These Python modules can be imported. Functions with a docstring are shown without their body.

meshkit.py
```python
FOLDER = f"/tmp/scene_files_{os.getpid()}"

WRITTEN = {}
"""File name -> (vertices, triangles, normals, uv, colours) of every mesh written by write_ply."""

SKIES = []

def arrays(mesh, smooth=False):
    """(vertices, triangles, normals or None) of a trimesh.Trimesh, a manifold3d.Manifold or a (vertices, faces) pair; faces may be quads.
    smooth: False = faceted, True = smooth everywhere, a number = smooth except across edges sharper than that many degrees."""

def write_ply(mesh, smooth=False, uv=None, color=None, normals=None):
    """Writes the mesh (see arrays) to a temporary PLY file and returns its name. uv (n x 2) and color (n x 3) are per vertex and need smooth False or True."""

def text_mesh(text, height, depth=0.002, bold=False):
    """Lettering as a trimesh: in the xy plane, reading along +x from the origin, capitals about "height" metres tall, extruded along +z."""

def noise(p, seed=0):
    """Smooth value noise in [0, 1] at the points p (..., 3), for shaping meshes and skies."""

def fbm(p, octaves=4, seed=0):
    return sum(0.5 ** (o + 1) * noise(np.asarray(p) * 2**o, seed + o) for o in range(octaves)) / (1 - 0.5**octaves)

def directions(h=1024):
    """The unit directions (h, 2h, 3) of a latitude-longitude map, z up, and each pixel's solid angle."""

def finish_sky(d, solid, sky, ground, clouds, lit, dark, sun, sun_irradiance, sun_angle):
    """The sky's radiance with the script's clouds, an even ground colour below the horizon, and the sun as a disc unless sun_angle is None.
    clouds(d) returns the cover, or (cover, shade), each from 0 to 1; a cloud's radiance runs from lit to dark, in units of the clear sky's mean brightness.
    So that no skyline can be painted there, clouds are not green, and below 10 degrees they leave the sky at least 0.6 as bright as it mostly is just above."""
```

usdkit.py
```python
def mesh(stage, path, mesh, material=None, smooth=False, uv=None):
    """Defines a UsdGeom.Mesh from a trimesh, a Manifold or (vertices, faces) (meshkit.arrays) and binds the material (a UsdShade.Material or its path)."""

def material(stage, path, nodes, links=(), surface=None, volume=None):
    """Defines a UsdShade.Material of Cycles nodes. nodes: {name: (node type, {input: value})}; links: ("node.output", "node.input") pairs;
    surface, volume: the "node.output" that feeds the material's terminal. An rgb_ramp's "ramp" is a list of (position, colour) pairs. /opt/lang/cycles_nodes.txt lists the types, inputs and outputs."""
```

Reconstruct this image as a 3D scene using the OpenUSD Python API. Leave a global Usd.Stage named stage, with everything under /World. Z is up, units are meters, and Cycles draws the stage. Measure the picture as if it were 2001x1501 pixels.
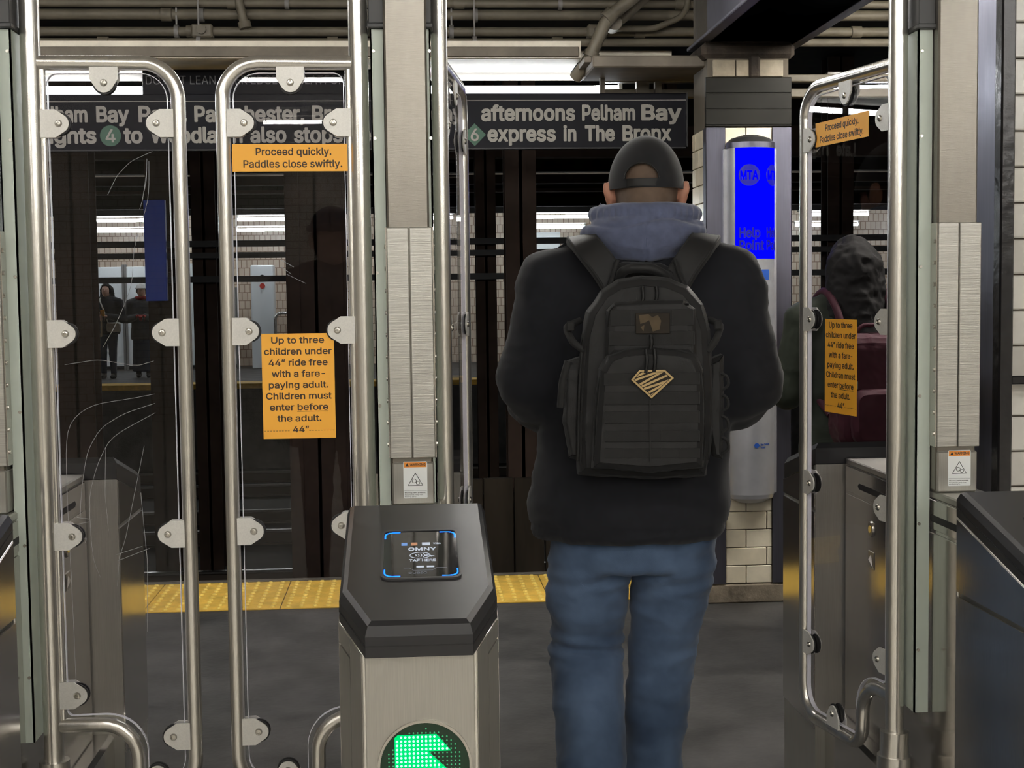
import math, random, numpy as np, trimesh, manifold3d as m3
import usdkit, meshkit
from pxr import Usd, UsdGeom, UsdLux, UsdShade, Gf, Sdf
from shapely.geometry import Polygon, Point, box as sbox
from shapely import affinity
random.seed(7); rng = np.random.default_rng(7)
stage = Usd.Stage.CreateInMemory()
UsdGeom.SetStageUpAxis(stage, 'Z'); UsdGeom.SetStageMetersPerUnit(stage, 1.0)
UsdGeom.Xform.Define(stage, '/World'); UsdGeom.Scope.Define(stage, '/World/Looks')

# ------------------------------------------------------------------ camera, light levels
FPX = 2770.0
yaw, pitch, roll = math.atan(200 / FPX), math.radians(3.78), math.radians(0.70)
fwd = np.array([math.sin(yaw) * math.cos(pitch), math.cos(yaw) * math.cos(pitch), -math.sin(pitch)])
r0 = np.array([math.cos(yaw), -math.sin(yaw), 0]); u0 = np.cross(r0, fwd)
cr = math.cos(roll) * r0 - math.sin(roll) * u0; cu = math.cos(roll) * u0 + math.sin(roll) * r0
cam = UsdGeom.Camera.Define(stage, '/World/camera')
cam.CreateHorizontalApertureAttr(36.0); cam.CreateFocalLengthAttr(36.0 * FPX / 2001)
cam.CreateClippingRangeAttr(Gf.Vec2f(0.05, 200)); cam.CreateExposureAttr(0.62)
cam.AddTransformOp().Set(Gf.Matrix4d(*cr, 0, *cu, 0, *(-fwd), 0, 0, 0, 1.42, 1))
TUBE_NEAR, TUBE_PLAT, TUBE_FAR = 38.0, 24.0, 20.0      # emission of the fluorescent tubes: fare area, this platform, far platform
# (no sky: the station is underground, every light below is a lamp of the station built with its fixture)

# ------------------------------------------------------------------ materials
LOOKS = {}
def mat(name, nodes, links=(), surface='p.BSDF', volume=None):
    LOOKS[name] = usdkit.material(stage, '/World/Looks/' + name, nodes, links, surface=surface, volume=volume)
    return name
def plain(name, col, rough=0.5, metal=0.0, spec=0.5, noise=None, bump=None, **kw):
    """noise=(scale, amount): tone variation; bump=(scale, strength, distance)"""
    n = {'p': ('principled_bsdf', dict(base_color=col, roughness=rough, metallic=metal, specular_ior_level=spec, **kw))}; l = []
    if noise or bump:
        n['g'] = ('texture_coordinate', {})
    if noise:
        sc, am = noise[:2]
        n['n'] = ('noise_texture', {'scale': sc, 'detail': 5.0, 'roughness': 0.6})
        c = np.array(col)
        n['r'] = ('rgb_ramp', {'ramp': [(0.3, tuple(c * (1 - am))), (0.7, tuple(np.minimum(c * (1 + am), 1)))]})
        l += [('g.object', 'n.vector'), ('n.fac', 'r.fac'), ('r.color', 'p.base_color')]
        if len(noise) > 2:
            n['m'] = ('mapping', {'scale': noise[2]}); l[0] = ('g.object', 'm.vector'); l.append(('m.vector', 'n.vector'))
    if bump:
        n['b'] = ('noise_texture', {'scale': bump[0], 'detail': 4.0}); n['bp'] = ('bump', {'strength': bump[1], 'distance': bump[2]})
        l += [('g.object', 'b.vector'), ('b.fac', 'bp.height'), ('bp.normal', 'p.normal')]
    return mat(name, n, l)
def brushed(name, col, rough, grain, strength=0.15, dist=0.0006, rvar=.08, smear=6.0, lo=.88, metal=1.0):
    """stainless steel: grain = mapping scale that stretches the noise along the brushing"""
    return mat(name, {'g': ('texture_coordinate', {}), 'm': ('mapping', {'scale': grain}), 'n': ('noise_texture', {'scale': 1.0, 'detail': 3.0}),
                      'm2': ('mapping', {'scale': (smear, smear, smear * .25)}), 'n2': ('noise_texture', {'scale': 1.0, 'detail': 4.0}),
                      'mr': ('map_range', {'from_min': .25, 'from_max': .75, 'to_min': rough - rvar, 'to_max': rough + rvar}),
                      'bp': ('bump', {'strength': strength, 'distance': dist}),
                      'r': ('rgb_ramp', {'ramp': [(0.25, tuple(np.array(col) * lo)), (0.75, tuple(col))]}),
                      'p': ('principled_bsdf', {'metallic': metal})},
               [('g.object', 'm.vector'), ('m.vector', 'n.vector'), ('g.object', 'm2.vector'), ('m2.vector', 'n2.vector'), ('n2.fac', 'mr.value'), ('mr.result', 'p.roughness'),
                ('n.fac', 'bp.height'), ('bp.normal', 'p.normal'), ('n.fac', 'r.fac'), ('r.color', 'p.base_color')])
def glow(name, col, strength):
    return mat(name, {'e': ('emission', {'color': col, 'strength': strength})}, surface='e.emission')

brushed('steel_post', (.25, .232, .20), .30, (40, 40, 900), .25, metal=.75)
brushed('steel_plate', (.50, .49, .45), .36, (12, 12, 520), .6, lo=.72, metal=.7)
brushed('steel_tube', (.76, .74, .69), .22, (600, 600, 60), .12, rvar=.06, metal=.88)
brushed('steel_cabinet', (.56, .54, .51), .13, (500, 500, 12), .07, rvar=.04, smear=3.0, metal=.92)
brushed('steel_face', (.46, .45, .41), .34, (700, 700, 14), .25, rvar=.05, smear=4.0, metal=.75)
brushed('steel_clip', (.72, .71, .67), .36, (300, 300, 300), .2, metal=.15)
brushed('steel_guard', (.22, .22, .28), .36, (200, 200, 6), .2, rvar=.1)
plain('bolt_steel', (.55, .53, .48), .25, 1.0)
plain('channel_green', (.48, .54, .48), .45)
plain('black_plastic', (.021, .021, .023), .38, 0, .42, bump=(900, .25, .0004))
plain('grey_plastic', (.055, .056, .058), .5)
plain('gasket', (.012, .012, .013), .6)
plain('black_enamel', (.010, .010, .012), .22, 0, .6, bump=(25, .5, .004))
plain('screen_glass', (.010, .010, .011), .06, 0, .5)
plain('sticker_orange', (.98, .47, .045), .5)
plain('ink_brown', (.055, .030, .018), .6)
plain('label_white', (.80, .83, .83), .4)
plain('label_orange', (.78, .28, .04), .45)
plain('ink_black', (.02, .02, .02), .5)
plain('sign_black', (.006, .006, .009), .6, 0, .15)
plain('sign_white', (.27, .255, .23), .6, 0, .2)
plain('sign_dim', (.16, .16, .17), .6, 0, .2)
plain('sign_green', (.006, .060, .028), .5)
plain('floor_tile', (.80, .77, .71), .45, 0, .4, noise=(4, .15))
plain('floor_concrete', (.066, .063, .060), .55, 0, .4, noise=(3.0, .5), bump=(40, .35, .004))
plain('track_bed', (.020, .018, .016), .9, noise=(3, .5))
plain('yellow_rubber', (.80, .50, .08), .62, 0, .35, noise=(9, .22))
plain('yellow_dome', (.92, .66, .15), .5, 0, .4, noise=(9, .15))
plain('edge_board', (.11, .095, .075), .8, noise=(6, .3))
for i, c in enumerate([(.80, .72, .55), (.76, .67, .50), (.83, .76, .60)]):
    plain('tile_cream_%d' % i, c, .20, 0, .5, noise=(14, .08))
for i, c in enumerate([(.66, .64, .60), (.58, .56, .52), (.70, .68, .63)]):
    plain('tile_white_%d' % i, c, .14, 0, .5, noise=(10, .08))
plain('grout', (.10, .085, .065), .9)
plain('column_paint_shaded', (.011, .0105, .008), .55, 0, .25, noise=(5, .3))  # dark paint, deepened further to stand in for shade at the column top
plain('concrete_base', (.24, .20, .15), .85, noise=(9, .45), bump=(30, .6, .006))
plain('tile_grimy_shaded', (.26, .22, .16), .4, noise=(14, .3))  # grimy top tiles, their colour also darkened in place of shade
plain('rust_plaster_shaded', (.034, .025, .018), .9, noise=(11, .6), bump=(20, .8, .012))  # rusty plaster, darkened along with the band to stand in for shade
plain('steel_brown', (.034, .020, .014), .7, 0, .2, noise=(4, .3))
plain('pipe_beige', (.15, .13, .095), .55, noise=(7, .2))
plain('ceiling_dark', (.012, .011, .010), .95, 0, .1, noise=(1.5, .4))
plain('ceiling_paint', (.42, .39, .34), .8, noise=(1.6, .2))
plain('beam_grey', (.10, .10, .125), .6, noise=(3, .3))
plain('soffit_cream', (.62, .57, .47), .6, noise=(9, .12), bump=(35, .4, .004))
plain('fixture_grey', (.24, .22, .19), .6)
plain('soffit_brown', (.13, .11, .085), .7, noise=(6, .25))
plain('housing_grey', (.20, .19, .18), .5)
plain('wood_dark', (.034, .026, .018), .85, 0, .2, noise=(6, .35, (1, 1, .15)))
plain('rail_side', (.05, .035, .025), .7)
plain('rail_top', (.4, .38, .36), .25, 1.0)
glow('tube_warm', (1.0, .95, .86), TUBE_NEAR * 2.7)
glow('tube_near', (1.0, .975, .93), TUBE_NEAR)
glow('tube_platform', (.93, .97, 1.0), TUBE_PLAT)
glow('tube_far', (.88, .96, 1.0), TUBE_FAR)
glow('led_blue', (.01, .13, 1.0), 2.6)
glow('led_green', (.0, .55, .13), 1.0)
glow('led_green_hot', (.30, 1.0, .55), 1.6)
glow('led_green_dim', (.10, .60, .25), .45)
glow('screen_white', (.75, .82, .95), .5)
glow('screen_blue', (.25, .45, .9), .5)
glow('screen_amber', (.9, .45, .25), .4)
glow('screen_dim', (.3, .32, .36), .35)
glow('blue_lamp', (.0005, .0008, 1.0), 1.15)
glow('blue_lamp_soft', (.0005, .0008, 1.0), .75)
plain('blue_print', (.0, .0, .32), .4)
plain('print_blue', (.02, .09, .42), .45)
plain('panel_blue', (.03, .11, .75), .5)
plain('silver_paint', (.50, .51, .55), .34, .55, noise=(6, .12))
plain('red_button', (.5, .03, .02), .4)
# glass: see-through both ways, mirror by Fresnel on the side facing the viewer
mat('glass_pane', {'t': ('transparent_bsdf', {'color': (.955, .95, .965)}), 'gl': ('glossy_bsdf', {'color': (1, 1, 1), 'roughness': .0}),  'f': ('fresnel', {'IOR': 1.55}), 'g': ('geometry', {}),
                   'i': ('math', {'math_type': 'subtract', 'value1': 1.0}), 'm': ('math', {'math_type': 'multiply'}), 'k': ('math', {'math_type': 'multiply', 'value2': .5, 'use_clamp': True}), 'x': ('mix_closure', {})},
    [('g.backfacing', 'i.value2'), ('f.fac', 'm.value1'), ('i.value', 'm.value2'), ('m.value', 'k.value1'), ('k.value', 'x.fac'), ('t.BSDF', 'x.closure1'), ('gl.BSDF', 'x.closure2')], surface='x.closure')
mat('glass_edge', {'p': ('principled_bsdf', {'base_color': (.78, .78, .86), 'roughness': .25, 'specular_ior_level': .6})})
plain('led_lens', (.004, .03, .012), .15)
plain('scratch', (.38, .38, .40), .6)
# far tiled wall: too far off to pick single tiles apart
mat('far_tile_wall', {'g': ('texture_coordinate', {}), 'm': ('mapping', {'rotation': (math.pi / 2, 0, 0)}), 'b': ('brick_texture', {'color1': (.70, .58, .46), 'color2': (.62, .50, .39), 'mortar': (.30, .20, .14), 'scale': 1.0, 'mortar_size': .007, 'brick_width': .105, 'row_height': .16, 'offset': .5}),
                      'p': ('principled_bsdf', {'roughness': .3})}, [('g.object', 'm.vector'), ('m.vector', 'b.vector'), ('b.color', 'p.base_color')])
mat('near_tile_wall', {'g': ('texture_coordinate', {}), 'm': ('mapping', {'rotation': (math.pi / 2, 0, 0)}), 'b': ('brick_texture', {'color1': (.76, .72, .64), 'color2': (.72, .68, .60), 'mortar': (.3, .26, .2), 'scale': 1.0, 'mortar_size': .004, 'brick_width': .16, 'row_height': .08}),
                       'p': ('principled_bsdf', {'roughness': .3})}, [('g.object', 'm.vector'), ('m.vector', 'b.vector'), ('b.color', 'p.base_color')])

# ------------------------------------------------------------------ prim helpers
LOC, USED = {}, {}
def numbered(parent, name):
    k = parent + '/' + name; n = USED.get(k, 0); USED[k] = n + 1
    return name if n == 0 else '%s_%03d' % (name, n)
def data(prim, **kw):
    for k, v in kw.items():
        if v: prim.SetCustomDataByKey(k, v)
def thing(name, label, cat, loc=(0, 0, 0), rotz=0.0, group=None, kind=None):
    p = '/World/' + numbered('/World', name); x = UsdGeom.Xform.Define(stage, p)
    x.AddTranslateOp().Set(Gf.Vec3d(*map(float, loc)))
    if rotz: x.AddRotateZOp().Set(float(rotz))
    LOC[p] = np.array(loc, float) if not rotz else np.zeros(3)     # turned things are modelled in their own frame
    data(x.GetPrim(), label=label, category=cat, group=group, kind=kind)
    return p
def part(parent, name, mesh, m, smooth=30, label=None, kind=None):
    if isinstance(mesh, (list,)): mesh = cat(mesh)
    top = '/'.join(parent.split('/')[:3]); p = parent + '/' + numbered(parent, name)
    v, f, n = meshkit.arrays(mesh, False)
    g = trimesh.Trimesh(v - LOC.get(top, np.zeros(3)), f, process=False)
    g.merge_vertices()
    pr = usdkit.mesh(stage, p, g, LOOKS[m], smooth=smooth)
    data(pr.GetPrim(), label=label, kind=kind)
    return p
def solo(name, mesh, m, label, cat_, group=None, kind=None, smooth=30):
    p = '/World/' + numbered('/World', name); LOC[p] = np.zeros(3)
    if isinstance(mesh, list): mesh = cat(mesh)
    pr = usdkit.mesh(stage, p, mesh, LOOKS[m], smooth=smooth)
    data(pr.GetPrim(), label=label, category=cat_, group=group, kind=kind); return p
def struct(name, mesh, m, label=None, smooth=30):
    p = '/World/' + numbered('/World', name); LOC[p] = np.zeros(3)
    if isinstance(mesh, list): mesh = cat(mesh)
    pr = usdkit.mesh(stage, p, mesh, LOOKS[m], smooth=smooth)
    data(pr.GetPrim(), label=label, kind='structure'); return p
def struct_x(name, label=None):
    p = '/World/' + numbered('/World', name); x = UsdGeom.Xform.Define(stage, p); LOC[p] = np.zeros(3)
    data(x.GetPrim(), label=label, kind='structure'); return p
def copy_of(src, loc, label, rotz=0.0, group=None):
    """the same thing again: references the first one's parts"""
    prim = stage.GetPrimAtPath(src); was = prim.GetCustomData()
    import re
    p = '/World/' + numbered('/World', re.sub(r'_\d{3}$', '', prim.GetName())); x = UsdGeom.Xform.Define(stage, p)
    x.GetPrim().GetReferences().AddInternalReference(Sdf.Path(src))
    x.ClearXformOpOrder(); x.AddTranslateOp().Set(Gf.Vec3d(*map(float, loc)))
    if rotz: x.AddRotateZOp().Set(float(rotz))
    x.GetPrim().SetInstanceable(True)
    data(x.GetPrim(), label=label, category=was['category'], group=group or was.get('group')); return p

# ------------------------------------------------------------------ shape helpers
def cat(ms):
    out = []
    for m in ms:
        if m is None: continue
        if isinstance(m, list): m = cat(m)
        if not isinstance(m, trimesh.Trimesh):
            v, f, _ = meshkit.arrays(m, False); m = trimesh.Trimesh(v, f, process=False)
        out.append(m)
    return trimesh.util.concatenate(out)
def bx(x0, x1, y0, y1, z0, z1, c=0.0):
    """box from corner to corner, edges chamfered by c"""
    if c <= 0:
        m = trimesh.creation.box((x1 - x0, y1 - y0, z1 - z0)); m.apply_translation(((x0 + x1) / 2, (y0 + y1) / 2, (z0 + z1) / 2)); return m
    P = []
    for sx in (0, 1):
        for sy in (0, 1):
            for sz in (0, 1):
                q = np.array([(x0, x1)[sx], (y0, y1)[sy], (z0, z1)[sz]]); d = c * np.array([1 - 2 * sx, 1 - 2 * sy, 1 - 2 * sz])
                for k in range(3):
                    w = q + d; w[k] = q[k]; P.append(w)
    return trimesh.convex.convex_hull(np.array(P))
def hull(P): return trimesh.convex.convex_hull(np.asarray(P, float))
def cyl(p0, p1, r, n=16, r1=None):
    p0, p1 = np.array(p0, float), np.array(p1, float); L = np.linalg.norm(p1 - p0)
    a = np.arange(n) * 2 * math.pi / n; r1 = r if r1 is None else r1
    t = (p1 - p0) / L; u = np.cross(t, [0, 0, 1.0] if abs(t[2]) < .9 else [1.0, 0, 0]); u /= np.linalg.norm(u); w = np.cross(t, u)
    ring = np.cos(a)[:, None] * u + np.sin(a)[:, None] * w
    v = np.vstack([p0 + ring * r, p1 + ring * r1, [p0], [p1]]); i = np.arange(n); j = (i + 1) % n
    f = np.vstack([np.c_[i, j, j + n], np.c_[i, j + n, i + n], np.c_[j, i, 0 * i + 2 * n], np.c_[i + n, j + n, 0 * i + 2 * n + 1]])
    m = trimesh.Trimesh(v, f, process=False)
    if m.volume < 0: m.invert()
    return m
def fillet(pts, rad, n=8):
    """a polyline with rounded corners"""
    P = [np.array(p, float) for p in pts]; out = [P[0]]
    R = rad if isinstance(rad, (list, tuple)) else [rad] * (len(P) - 2)
    for k in range(1, len(P) - 1):
        a, b, c = P[k - 1], P[k], P[k + 1]; u = (a - b) / np.linalg.norm(a - b); v = (c - b) / np.linalg.norm(c - b)
        ang = math.acos(np.clip(u @ v, -1, 1)); d = R[k - 1] / math.tan(ang / 2); ctr = b + (u + v) / np.linalg.norm(u + v) * (R[k - 1] / math.sin(ang / 2))
        s, e = b + u * d - ctr, b + v * d - ctr; th = math.pi - ang
        for q in range(n + 1):
            t = q / n; out.append(ctr + (math.sin((1 - t) * th) * s + math.sin(t * th) * e) / math.sin(th))
    out.append(P[-1]); return np.array(out)
def sweep(path, r, n=14, caps=True):
    """a round tube along a path (parallel-transported frame); r may vary along it"""
    p = np.asarray(path, float); t = np.gradient(p, axis=0); t /= np.linalg.norm(t, axis=1, keepdims=True) + 1e-12
    R = np.broadcast_to(r, (len(p),)); u = np.cross(t[0], [0, 0, 1.0] if abs(t[0][2]) < .9 else [1.0, 0, 0]); u /= np.linalg.norm(u)
    a = np.arange(n) * 2 * math.pi / n; V = []
    for k in range(len(p)):
        u = u - t[k] * (u @ t[k]); u /= np.linalg.norm(u); w = np.cross(t[k], u)
        V.append(p[k] + R[k] * (np.cos(a)[:, None] * u + np.sin(a)[:, None] * w))
    V = np.vstack(V + [p[:1], p[-1:]]); i, j = np.meshgrid(np.arange(len(p) - 1), np.arange(n), indexing='ij'); j2 = (j + 1) % n
    A, B, C, D = (i * n + j).ravel(), (i * n + j2).ravel(), ((i + 1) * n + j2).ravel(), ((i + 1) * n + j).ravel()
    f = [np.c_[A, B, C], np.c_[A, C, D]]
    if caps:
        k = np.arange(n); k2 = (k + 1) % n; e = (len(p) - 1) * n
        f += [np.c_[k2, k, 0 * k + len(p) * n], np.c_[e + k, e + k2, 0 * k + len(p) * n + 1]]
    m = trimesh.Trimesh(V, np.vstack(f), process=False)
    if m.volume < 0: m.invert()
    return m
def extr(poly, d): return trimesh.creation.extrude_polygon(poly, d, engine='earcut')
def xz(m, y):
    """mesh modelled in the xy plane (thickness +z) stood up: x stays, y becomes z, thickness goes towards the viewer (-y) from y"""
    v = np.array(m.vertices); g = trimesh.Trimesh(np.c_[v[:, 0], y - v[:, 2], v[:, 1]], m.faces, process=False)
    return g
def plate(poly, y0, y1):
    """polygon in (x, z), from depth y0 (front) to y1"""
    return xz(extr(poly, y1 - y0), y1)
def prism_x(poly, x0, x1):
    """polygon in (y, z) extruded along x"""
    m = extr(poly, x1 - x0); v = np.array(m.vertices); g = trimesh.Trimesh(np.c_[v[:, 2] + x0, v[:, 0], v[:, 1]], m.faces, process=False)
    if g.volume < 0: g.invert()
    return g
def prism_y(poly, y0, y1): return plate(poly, y0, y1)
def rrect(x0, x1, z0, z1, r, n=6): return sbox(x0 + r, z0 + r, x1 - r, z1 - r).buffer(r, quad_segs=n)
def lathe(prof, n=24):
    """profile of (r, z) turned about z"""
    return trimesh.creation.revolve(np.array(prof, float), sections=n)
_txt = {}
def glyphs(text, stroke):
    """lettering as text_mesh makes it, with a heavier stroke: capitals 1 high, 1 thick"""
    import glob
    from PIL import Image, ImageDraw, ImageFont
    from shapely import box, union_all
    font = ImageFont.truetype(glob.glob("/opt/blender-*/*/datafiles/fonts/Inter.woff2")[0], 96)
    a0, b0, a1, b1 = font.getbbox(text, anchor="ls", stroke_width=stroke)
    im = Image.new("L", (a1 - a0 + 8, b1 - b0 + 8)); ImageDraw.Draw(im).text((4 - a0, 4 - b0), text, 255, font, anchor="ls", stroke_width=stroke)
    on = np.pad(np.asarray(im) > 127, ((0, 0), (1, 1))).astype(np.int8)
    rows, starts = np.nonzero(np.diff(on, axis=1) == 1); ends = np.nonzero(np.diff(on, axis=1) == -1)[1]
    sh = union_all(box(starts, -rows - 1, ends, -rows)).buffer(.6).buffer(-.6).simplify(.7)
    sh = affinity.affine_transform(sh, [1 / 70, 0, 0, 1 / 70, -4 / 70, (4 - b0) / 70])
    return trimesh.util.concatenate([trimesh.creation.extrude_polygon(g, 1.0, engine="earcut") for g in getattr(sh, "geoms", [sh])])
def words(text, x0, x1, zbase, cap, y, bold=False, depth=.0006):
    """lettering in the xz plane facing -y, fitted between x0 and x1 (x1 None: natural width), standing proud of y"""
    k = (text, bold)
    if k not in _txt: _txt[k] = glyphs(text, (0, 2, 4, 5)[int(bold)])
    m = _txt[k].copy(); v = np.array(m.vertices); w = v[:, 0].max() - v[:, 0].min()
    s = cap if x1 is None else (x1 - x0) / w
    v = np.c_[(v[:, 0] - v[:, 0].min()) * s + x0, v[:, 1] * cap, v[:, 2] * depth]
    g = xz(trimesh.Trimesh(v, m.faces, process=False), y)
    return g
def words_mid(text, xc, zbase, cap, y, bold=False, depth=.0006, squeeze=1.0):
    k = (text, bold)
    if k not in _txt: _txt[k] = glyphs(text, (0, 2, 4, 5)[int(bold)])
    v = _txt[k].vertices; w = (v[:, 0].max() - v[:, 0].min()) * cap * squeeze
    g = words(text, xc - w / 2, xc + w / 2, zbase, cap, y, bold, depth); g.apply_translation((0, 0, zbase)); return g
def line_words(text, x0, x1, zbase, cap, y, bold=False, depth=.0006):
    g = words(text, x0, x1, zbase, cap, y, bold, depth); g.apply_translation((0, 0, zbase)); return g
def ring2d(r, w): return Point(0, 0).buffer(r, quad_segs=12).difference(Point(0, 0).buffer(r - w, quad_segs=12))
def strip(pts, w):
    from shapely.geometry import LineString
    return LineString(pts).buffer(w / 2, cap_style=2)

# ================================================================== the setting
CX0, CX1 = -9.0, 11.0
struct('floor', bx(CX0, CX1, 2.6, 6.97, -1.25, 0), 'floor_concrete', 'worn dark grey concrete platform floor')
struct('floor_fare_area', bx(CX0, CX1, -10, 2.6, -.2, 0), 'floor_tile', 'light floor of the fare area before the gates')
struct('track_bed', bx(-16, 20, 6.97, 22.2, -1.6, -1.3), 'track_bed', 'black track bed between the two platforms')
struct('far_platform', bx(-16, 20, 22.2, 28.2, -1.3, 0), 'floor_concrete', 'platform across the tracks')
struct('wall_far', bx(-16, 20, 28.2, 28.4, 0, 4.2), 'far_tile_wall', 'tan tiled wall of the far platform')
struct('wall_back', bx(CX0, CX1, -10.2, -10, 0, 3.0), 'near_tile_wall')
struct('wall_left', bx(CX0 - .2, CX0, -10, 6.97, 0, 3.0), 'near_tile_wall')
struct('wall_side', bx(CX1, CX1 + .2, -10, 6.97, 0, 3.0), 'near_tile_wall')
struct('ceiling', bx(CX0, CX1, -10, 5.0, 3.0, 3.2), 'ceiling_paint', 'painted ceiling over the fare gates')
struct('ceiling_over_edge', bx(CX0, CX1, 5.0, 9.0, 3.0, 3.2), 'ceiling_dark')
struct('ceiling_over_tracks', bx(-16, 20, 9.0, 22.0, 3.7, 3.9), 'ceiling_dark')
struct('ceiling_far', bx(-16, 20, 22.0, 28.4, 3.65, 3.9), 'ceiling_paint')
struct('trim_6', bx(-16, 20, 23.4, 23.6, 2.80, 3.24), 'ceiling_dark', 'dark fascia over the far platform edge')
struct('trim_7', bx(-16, 20, 23.3, 23.6, 3.36, 3.66), 'ceiling_dark')
struct('trim_8', bx(-16, 20, 25.6, 25.75, 2.82, 3.3), 'ceiling_dark')
struct('end_wall', [bx(-16.3, -16, 6.97, 28.4, -1.6, 3.9), bx(20, 20.3, 6.97, 28.4, -1.6, 3.9)], 'ceiling_dark')

# tactile strip: panels with truncated domes
ts = thing('tactile_strip', 'yellow tactile warning strip with raised domes along the near platform edge', 'tactile strip', (0, 6.66, 0))
dome = lathe([(0.0, .0125), (.0085, .0125), (.0115, .0085), (.0125, .006)], 7)
k = 0
for i in range(-7, 9):
    x0 = .68 + .61 * (i - 1) - .06
    if x0 < -4 or x0 > 5: continue
    pn = part(ts, 'tactile_panel', bx(x0 + .002, x0 + .608, 6.355, 6.955, 0, .006, .0015), 'yellow_rubber', False)
    ds = []
    for a in range(10):
        for b in range(10):
            d = dome.copy(); d.apply_translation((x0 + .035 + a * .06, 6.385 + b * .06, 0)); ds.append(d)
    part(pn, 'dome', ds, 'yellow_dome', 40, kind='stuff')
solo('platform_edge_board', bx(-8, 10, 6.955, 7.0, -.12, .012, .004), 'edge_board', 'dark worn board capping the platform edge behind the yellow strip', 'edge board')
solo('far_edge_strip', bx(-15, 19, 22.17, 22.75, -.05, .03, .005), 'yellow_rubber', 'thin yellow strip along the edge of the far platform', 'tactile strip')

# right-hand tiled pier beside the emergency gate
wr = struct_x('wall_right', 'white tiled pier at the right edge of the picture')
part(wr, 'backing', bx(1.412, 2.2, 3.262, 3.6, 0, 3.0), 'grout', False)
part(wr, 'trim', bx(1.399, 1.411, 3.246, 3.60, 0, 3.0, .003), 'steel_guard', label='narrow steel corner trim')
for r in range(34):
    z = .02 + r * .0838; off = 0.0 if r % 2 else -.078
    for c in range(4):
        x = 1.413 + off + c * .158; xa, xb = max(x, 1.413), x + .1545
        if xb - xa > .02: part(wr, 'tile', bx(xa, xb, 3.252, 3.27, z, z + .080, .003), 'tile_white_%d' % ((r * 5 + c * 7) % 3), False)

# tiled column on the platform
tc = thing('tiled_column', 'cream tiled platform column with steel corner guards and a dark band on top', 'column', (1.51, 6.4, 0))
x0, x1, y0, y1 = 1.322, 1.700, 6.23, 6.54
part(tc, 'core', bx(x0 + .008, x1 - .008, y0 + .008, y1, 0, 3.0), 'grout', False)
part(tc, 'base', bx(x0 - .006, x1 + .006, y0 - .006, y1 + .006, 0, .085, .006), 'concrete_base', False, 'stained concrete base')
for r in range(25):
    z = .09 + r * .0815
    if z > 2.1: break
    for c in range(3):
        w = .1875; x = x0 + .085 + (0 if r % 2 else -w / 2) + c * w - .0
        xa, xb = max(x, x0 + .084), min(x + w - .004, x1 - .084)
        if xb - xa > .015: part(tc, 'tile', bx(xa, xb, y0, y0 + .012, z, z + .078, .002), 'tile_cream_%d' % ((r * 3 + c * 5) % 3), False)
for r in range(25):                                              # left side, facing the track lights
    z = .09 + r * .0815
    for c, (ya, yb) in enumerate(((y0 + .045, y0 + .155), (y0 + .159, y1)) if r % 2 else ((y0 + .045, y0 + .235), (y0 + .239, y1))):
        part(tc, 'tile', bx(x0, x0 + .012, ya, yb, z, z + .078, .002), 'tile_cream_%d' % ((r * 7 + c) % 3), False)
part(tc, 'painted_band', bx(x0 - .003, x1 + .003, y0 - .004, y0 + .02, 2.13, 2.345, .002), 'column_paint_shaded', False, 'dark painted tile band, deepened in place of shade')
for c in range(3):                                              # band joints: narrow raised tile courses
    part(tc, 'band_course', bx(x0 - .003, x1 + .003, y0 - .0065, y0, 2.137 + c * .07, 2.203 + c * .07, .002), 'column_paint_shaded', False)
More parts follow.
